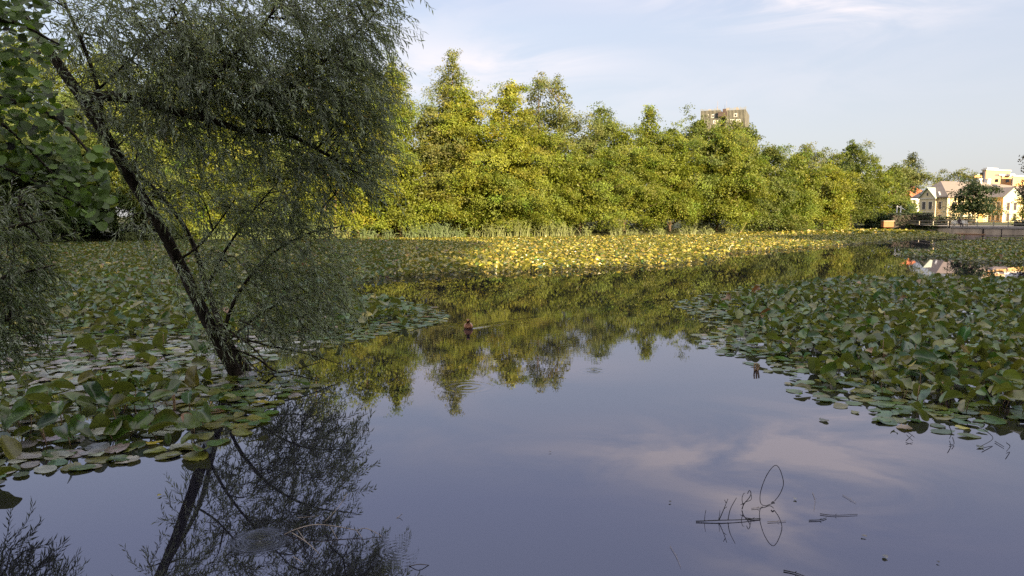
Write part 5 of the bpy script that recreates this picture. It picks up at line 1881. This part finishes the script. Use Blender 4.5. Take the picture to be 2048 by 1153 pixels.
# dormer
a_ = px_on_front(2000, 1)
m = MB()
m.box((a_ - 1.1, .2, EZ + .3), (a_ + 1.1, 3.5, EZ + 1.6), HF)
dm = m.build('dormer', M['white'], hroot)
m = MB()
m.box((a_ - .6, .14, EZ + .45), (a_ + .6, .197, EZ + 1.45), HF)
m.build('pane', M['window'], dm)
m = MB()
m.add([HF(a_ - 1.6, -.3, EZ + 1.6), HF(a_ + 1.6, -.3, EZ + 1.6), HF(a_ + 1.2, 4.2, EZ + 3.0), HF(a_ - 1.2, 4.2, EZ + 3.0), HF(a_ - 1.6, -.3, EZ + 1.75), HF(a_ + 1.6, -.3, EZ + 1.75), HF(a_ + 1.2, 4.2, EZ + 3.15), HF(a_ - 1.2, 4.2, EZ + 3.15)], [(0, 1, 5, 4), (4, 5, 6, 7), (1, 2, 6, 5), (3, 0, 4, 7), (0, 3, 2, 1)])
m.build('dormer_roof', M['roof_grey'], dm)
# side windows
for pxw in (1856, 1874.5, 1843):
    bay = pxw < 1869
    aa = -.8 if bay else 0.0
    b_ = px_on_side(pxw, aa)
    for z_, h_ in ((3.25, 1.75), (.35, 1.5)):
        facade_window(hroot, HF, b_, z_, .85, h_, b=aa, axis='b')
m = MB()
m.box((-.84, bm_ - .2, EZ + .3), (-.802, bm_ + .2, EZ + 1.0), HF)
m.build('gable_vent', M['window'], hroot)
# front: pale upper wall, windows, ochre door bay
for pxw in (1902, 1918, 1934):
    a_ = px_on_front(pxw)
    for z_ in (3.2, .3):
        facade_window(hroot, HF, a_, z_, 1.15, 1.75)
facade_window(hroot, HF, px_on_front(1952), .8, 1.0, 1.7)
facade_window(hroot, HF, px_on_front(1979.5 - 1.0), .5, 1.9, 2.2)
a_ = px_on_front(1957)
m = MB()
m.box((a_ - .9, -.12, -.5), (a_ + .9, -.003, 2.9), HF)
m.build('door_bay', M['ochre'], hroot)
# projecting wing: ochre side wall, cream front with green gable
a_w = px_on_front(1999)
for i_ in range(12):
    a_w = px_on_front(2000.5, WG)
m = MB()
m.box((a_w, WG, -.6), (a_w + 7.5, -.003, EZ + .02), HF)
m.build('wing_wall', M['cream'], hroot)
m = MB()
m.box((a_w - .06, WG + .1, -.6), (a_w - .003, -.01, EZ - .25), HF)
m.build('wing_side', M['ochre'], hroot)
m = MB()
am = a_w + 3.75
m.add([HF(a_w - .4, WG - .3, EZ), HF(am, WG - .3, EZ + 2.5), HF(a_w + 7.9, WG - .3, EZ), HF(a_w - .4, 5, EZ), HF(am, 5, EZ + 2.5), HF(a_w + 7.9, 5, EZ)], [(0, 3, 4, 1), (1, 4, 5, 2)], [(3, 5, 4)])
m.build('wing_roof', M['roof_grey'], hroot)
m = MB()
m.add([HF(a_w + .1, WG - .12, EZ + .05), HF(am, WG - .12, EZ + 2.3), HF(a_w + 7.4, WG - .12, EZ + .05), HF(a_w + .1, WG + .2, EZ + .05), HF(am, WG + .2, EZ + 2.3), HF(a_w + 7.4, WG + .2, EZ + .05)], [(0, 1, 4, 3), (1, 2, 5, 4), (0, 3, 5, 2)], [(0, 2, 1), (3, 4, 5)])
m.build('pediment', M['roof_green'], hroot)
for b_ in (-.95, -2.15):
    for z_ in (3.1, .35):
        facade_window(hroot, HF, b_, z_, .75, 1.9, b=a_w - .06, axis='b')
for da in (1.9, 4.6):
    for z_ in (3.0, .35):
        facade_window(hroot, HF, a_w + da, z_, 1.2, 1.9, b=WG)
m = MB()
q_ = HF(a_w - .12, WG - .1, 0)
m.tube([q_ + Vector((0, 0, -.4)), q_ + Vector((0, 0, EZ))], [.08, .08], 8)
m.build('drainpipe', M['white'], hroot)
for o in hroot.children:
    pass

# red-roofed house behind the airy tree
c = Q(1838, 438, 225)
rroot = empty('red_roof_house', (c.x, c.y, 1.2))
tag(rroot, 'white house with a bright orange-red tiled roof behind the gable', 'house')
RF = frame_at((0, 0, 0), Vector((.906, .423, 0)), Vector((-.423, .906, 0)))
ez = Q(1838, 394, 225).z - 1.2
rz = Q(1838, 371.5, 228).z - 1.2
m = MB()
m.box((-4, 0, -.5), (5.2, 9, ez), RF)
m.build('wall', M['white'], rroot)
m = MB()
m.add([RF(-4.6, -.6, ez), RF(5.8, -.6, ez), RF(5.8, 9.6, ez), RF(-4.6, 9.6, ez), RF(-3.4, 4.5, rz), RF(2.6, 4.5, rz), RF(-4.6, -.6, ez - .2), RF(5.8, -.6, ez - .2)], [(0, 1, 5, 4), (2, 3, 4, 5), (6, 7, 1, 0)], [(1, 2, 5), (3, 0, 4)])
m.build('roof', M['roof_red'], rroot)
m = MB()
m.box((-1.6, .6, ez + .4), (-.9, 1.6, ez + 2.0), RF)
m.build('roof_hatch', M['red_steel'], rroot)
for a_ in (-2.5, 0, 2.5):
    facade_window(rroot, RF, a_, ez - 2.6, 1.0, 1.7)


# apartment blocks
def block(name, label, pxl, pxm, pxr, pyt, D, extra=()):
    """corner at pxm: shaded side to pxl, sunlit front to pxr"""
    c_ = Q(pxm, 438, D)
    root_ = empty(name, (c_.x, c_.y, 0))
    tag(root_, label, 'apartment block', 'apricot blocks behind the cream house')
    H_ = Q(pxm, pyt, D).z
    k1, k2 = (pxl - 1024) / F, (pxr - 1024) / F
    la = (k2 * c_.y - c_.x) / (AX.x - k2 * AX.y)
    lb = (k1 * c_.y - c_.x) / (AY.x - k1 * AY.y)
    f_ = frame_at((0, 0, 0), AX, AY)
    m_ = MB()
    m_.box((0, 0, 0), (la, lb, H_), f_)
    m_.build('wall', M['block_orange'], root_)
    m_ = MB()
    m_.box((-.25, .3, 0), (-.004, lb - .3, H_ - .5), f_)
    m_.build('side_shade', M['block_grey'], root_)  # shade of this side painted as a thin added grey sheet
    m_ = MB()
    m_.box((-.4, -.3, H_ + .003), (la + .3, lb + .3, H_ + .5), f_)
    m_.build('parapet', M['grey_cream'], root_)
    nf = int(H_ // 2.9)
    for k_ in range(nf):
        for j_ in range(max(1, int(lb // 3.5))):
            mm = MB()
            b_ = 1.2 + j_ * 3.5
            mm.box((-.3, b_, H_ - 2.2 - k_ * 2.9), (-.252, b_ + 1.4, H_ - .9 - k_ * 2.9), f_)
            if k_ < 3:
                mm.build('window', M['window'], root_)
    for k_ in range(min(nf, 3)):
        mm = MB()
        mm.box((la * .86, -.06, H_ - 2.4 - k_ * 2.9), (la * .9, -.003, H_ - 1.0 - k_ * 2.9), f_)
        mm.build('window', M['window'], root_)
    for (pa, w_, h_) in extra:
        a_ = ((pa - 1024) / F * c_.y - c_.x) / (AX.x - (pa - 1024) / F * AX.y)
        m_ = MB()
        m_.box((a_ - w_, 2, H_ + .503), (a_ + w_, 4, H_ + .5 + h_), f_)
        m_.build('roof_cabin', M['white'], root_)
    return root_


block('apartment_block', 'taller apricot apartment block with white cabins on its flat top', 1955, 1967, 2011, 341, 330, ((1980, 2, .9), (1991, 1.5, .8)))
block('apartment_block', 'lower apricot apartment block closing the view behind the dormer', 1992, 1999, 2016, 353.5, 300, ((2006, 2, .6),))
block('apartment_block', 'apricot block with a dark recess, partly behind the edge maple', 2016, 2021, 2080, 353.5, 296, ((2026, 1.5, .7),))
block('apartment_block', 'low brownish block wing beside the taller apricot one', 1938, 1944, 1960, 351, 345)

# streaked tower
D = 330
c = Q(1440, 438, D)
troot = empty('tower_block', (c.x, c.y, 0))
tag(troot, 'grey streaked high-rise tower with white windows and rooftop masts behind the trees', 'tower')
top = Q(1448, 219, D).z
u_ = D / F
TX = Vector((.93, -.367, 0))
TY = Vector((.367, .93, 0))
TF = frame_at((0, 0, 0), TX, TY)
m = MB()
w = 43 * u_
m.box((-w, 2, 0), (-5 * u_, 22, top), TF)
m.build('wall', M['tower'], troot)
m = MB()
m.box((6 * u_, 1, 0), (w, 22, top - .4), TF)
m.build('wall', M['tower'], troot)
m = MB()
m.box((-5 * u_ + .005, 4, 0), (6 * u_ - .005, 20, top - 1.2), TF)
m.build('core', M['tower'], troot)
m = MB()
m.box((-9 * u_, .4, top - 3.0), (8 * u_, 1.9, top - 1.0), TF)
m.build('balcony_band', M['red_steel'], troot)
m = MB()
for k in range(34):
    a_ = -w + k * (2 * w) / 33
    if -5.5 * u_ < a_ < 6.5 * u_:
        continue
    hh = rng.uniform(.2, .9)
    b_ = 2 if a_ < 0 else 1
    m.box((a_ - .12, b_ - .25, top - rng.uniform(6, 14)), (a_ + .12, b_ - .005, top + hh), TF)
m.build('ribs', solid('tower_ribs', (0.21, 0.205, 0.17), .8, .3, .5), troot)
for (px_, py_, pw, ph, k) in [(1429, 230.5, 7, 7, 1), (1472, 231.5, 7, 7, 1), (1434, 242.5, 9, 6, 2), (1466, 242.5, 9, 6, 2), (1477, 243, 8, 6, 2), (1420, 228, 3, 3, 1)]:
    a_ = (px_ - 1448) * u_ * 1.02
    z_ = Q(px_, py_, D).z
    b_ = 1.9 if a_ < 0 else .9
    m = MB()
    m.box((a_ - pw * u_ / 2, b_ - .12, z_ - ph * u_ / 2), (a_ + pw * u_ / 2, b_ + .06, z_ + ph * u_ / 2), TF)
    f = m.build('window', M['white'], troot)
    for s_ in range(k):
        m = MB()
        aw = pw * u_ / (k * 2.4)
        ac = a_ + (s_ - (k - 1) / 2) * pw * u_ * .48
        m.box((ac - aw / 2, b_ - .18, z_ - ph * u_ * .32), (ac + aw / 2, b_ - .123, z_ + ph * u_ * .25), TF)
        m.build('pane', M['window'], f)
for (px_, py_, r) in [(1434, 202, .09), (1433, 213, .14), (1448, 210, .07), (1451, 202, .04)]:
    a_ = (px_ - 1448) * u_
    m = MB()
    q0 = TF(a_, 8, top - .3)
    q1 = Vector((q0.x, q0.y, Q(px_, py_, D + 8).z))
    m.tube([q0, q0.lerp(q1, .6), q1], [r, r * .8, r * .6], 6)
    m.build('mast', M['red_steel'] if px_ == 1448 else M['block_grey'], troot)
m = MB()
m.box((-3 * u_, 6, top - 1.5), (4 * u_, 10, top + 1.0), TF)
m.build('roof_cabin', M['red_steel'], troot)
for px_ in (1421, 1456, 1474):
    a_ = (px_ - 1448) * u_
    m = MB()
    m.box((a_ - .5, 3, top - .5), (a_ + .5, 4, top + .75), TF)
    m.build('roof_vent', M['block_grey'], troot)

# building parts were laid out in world axes: bring them into their empties' space
for rt in (hroot, rroot, troot, *[o for o in bpy.data.objects if o.name.startswith('apartment_block')]):
    pass
bpy.context.view_layer.update()
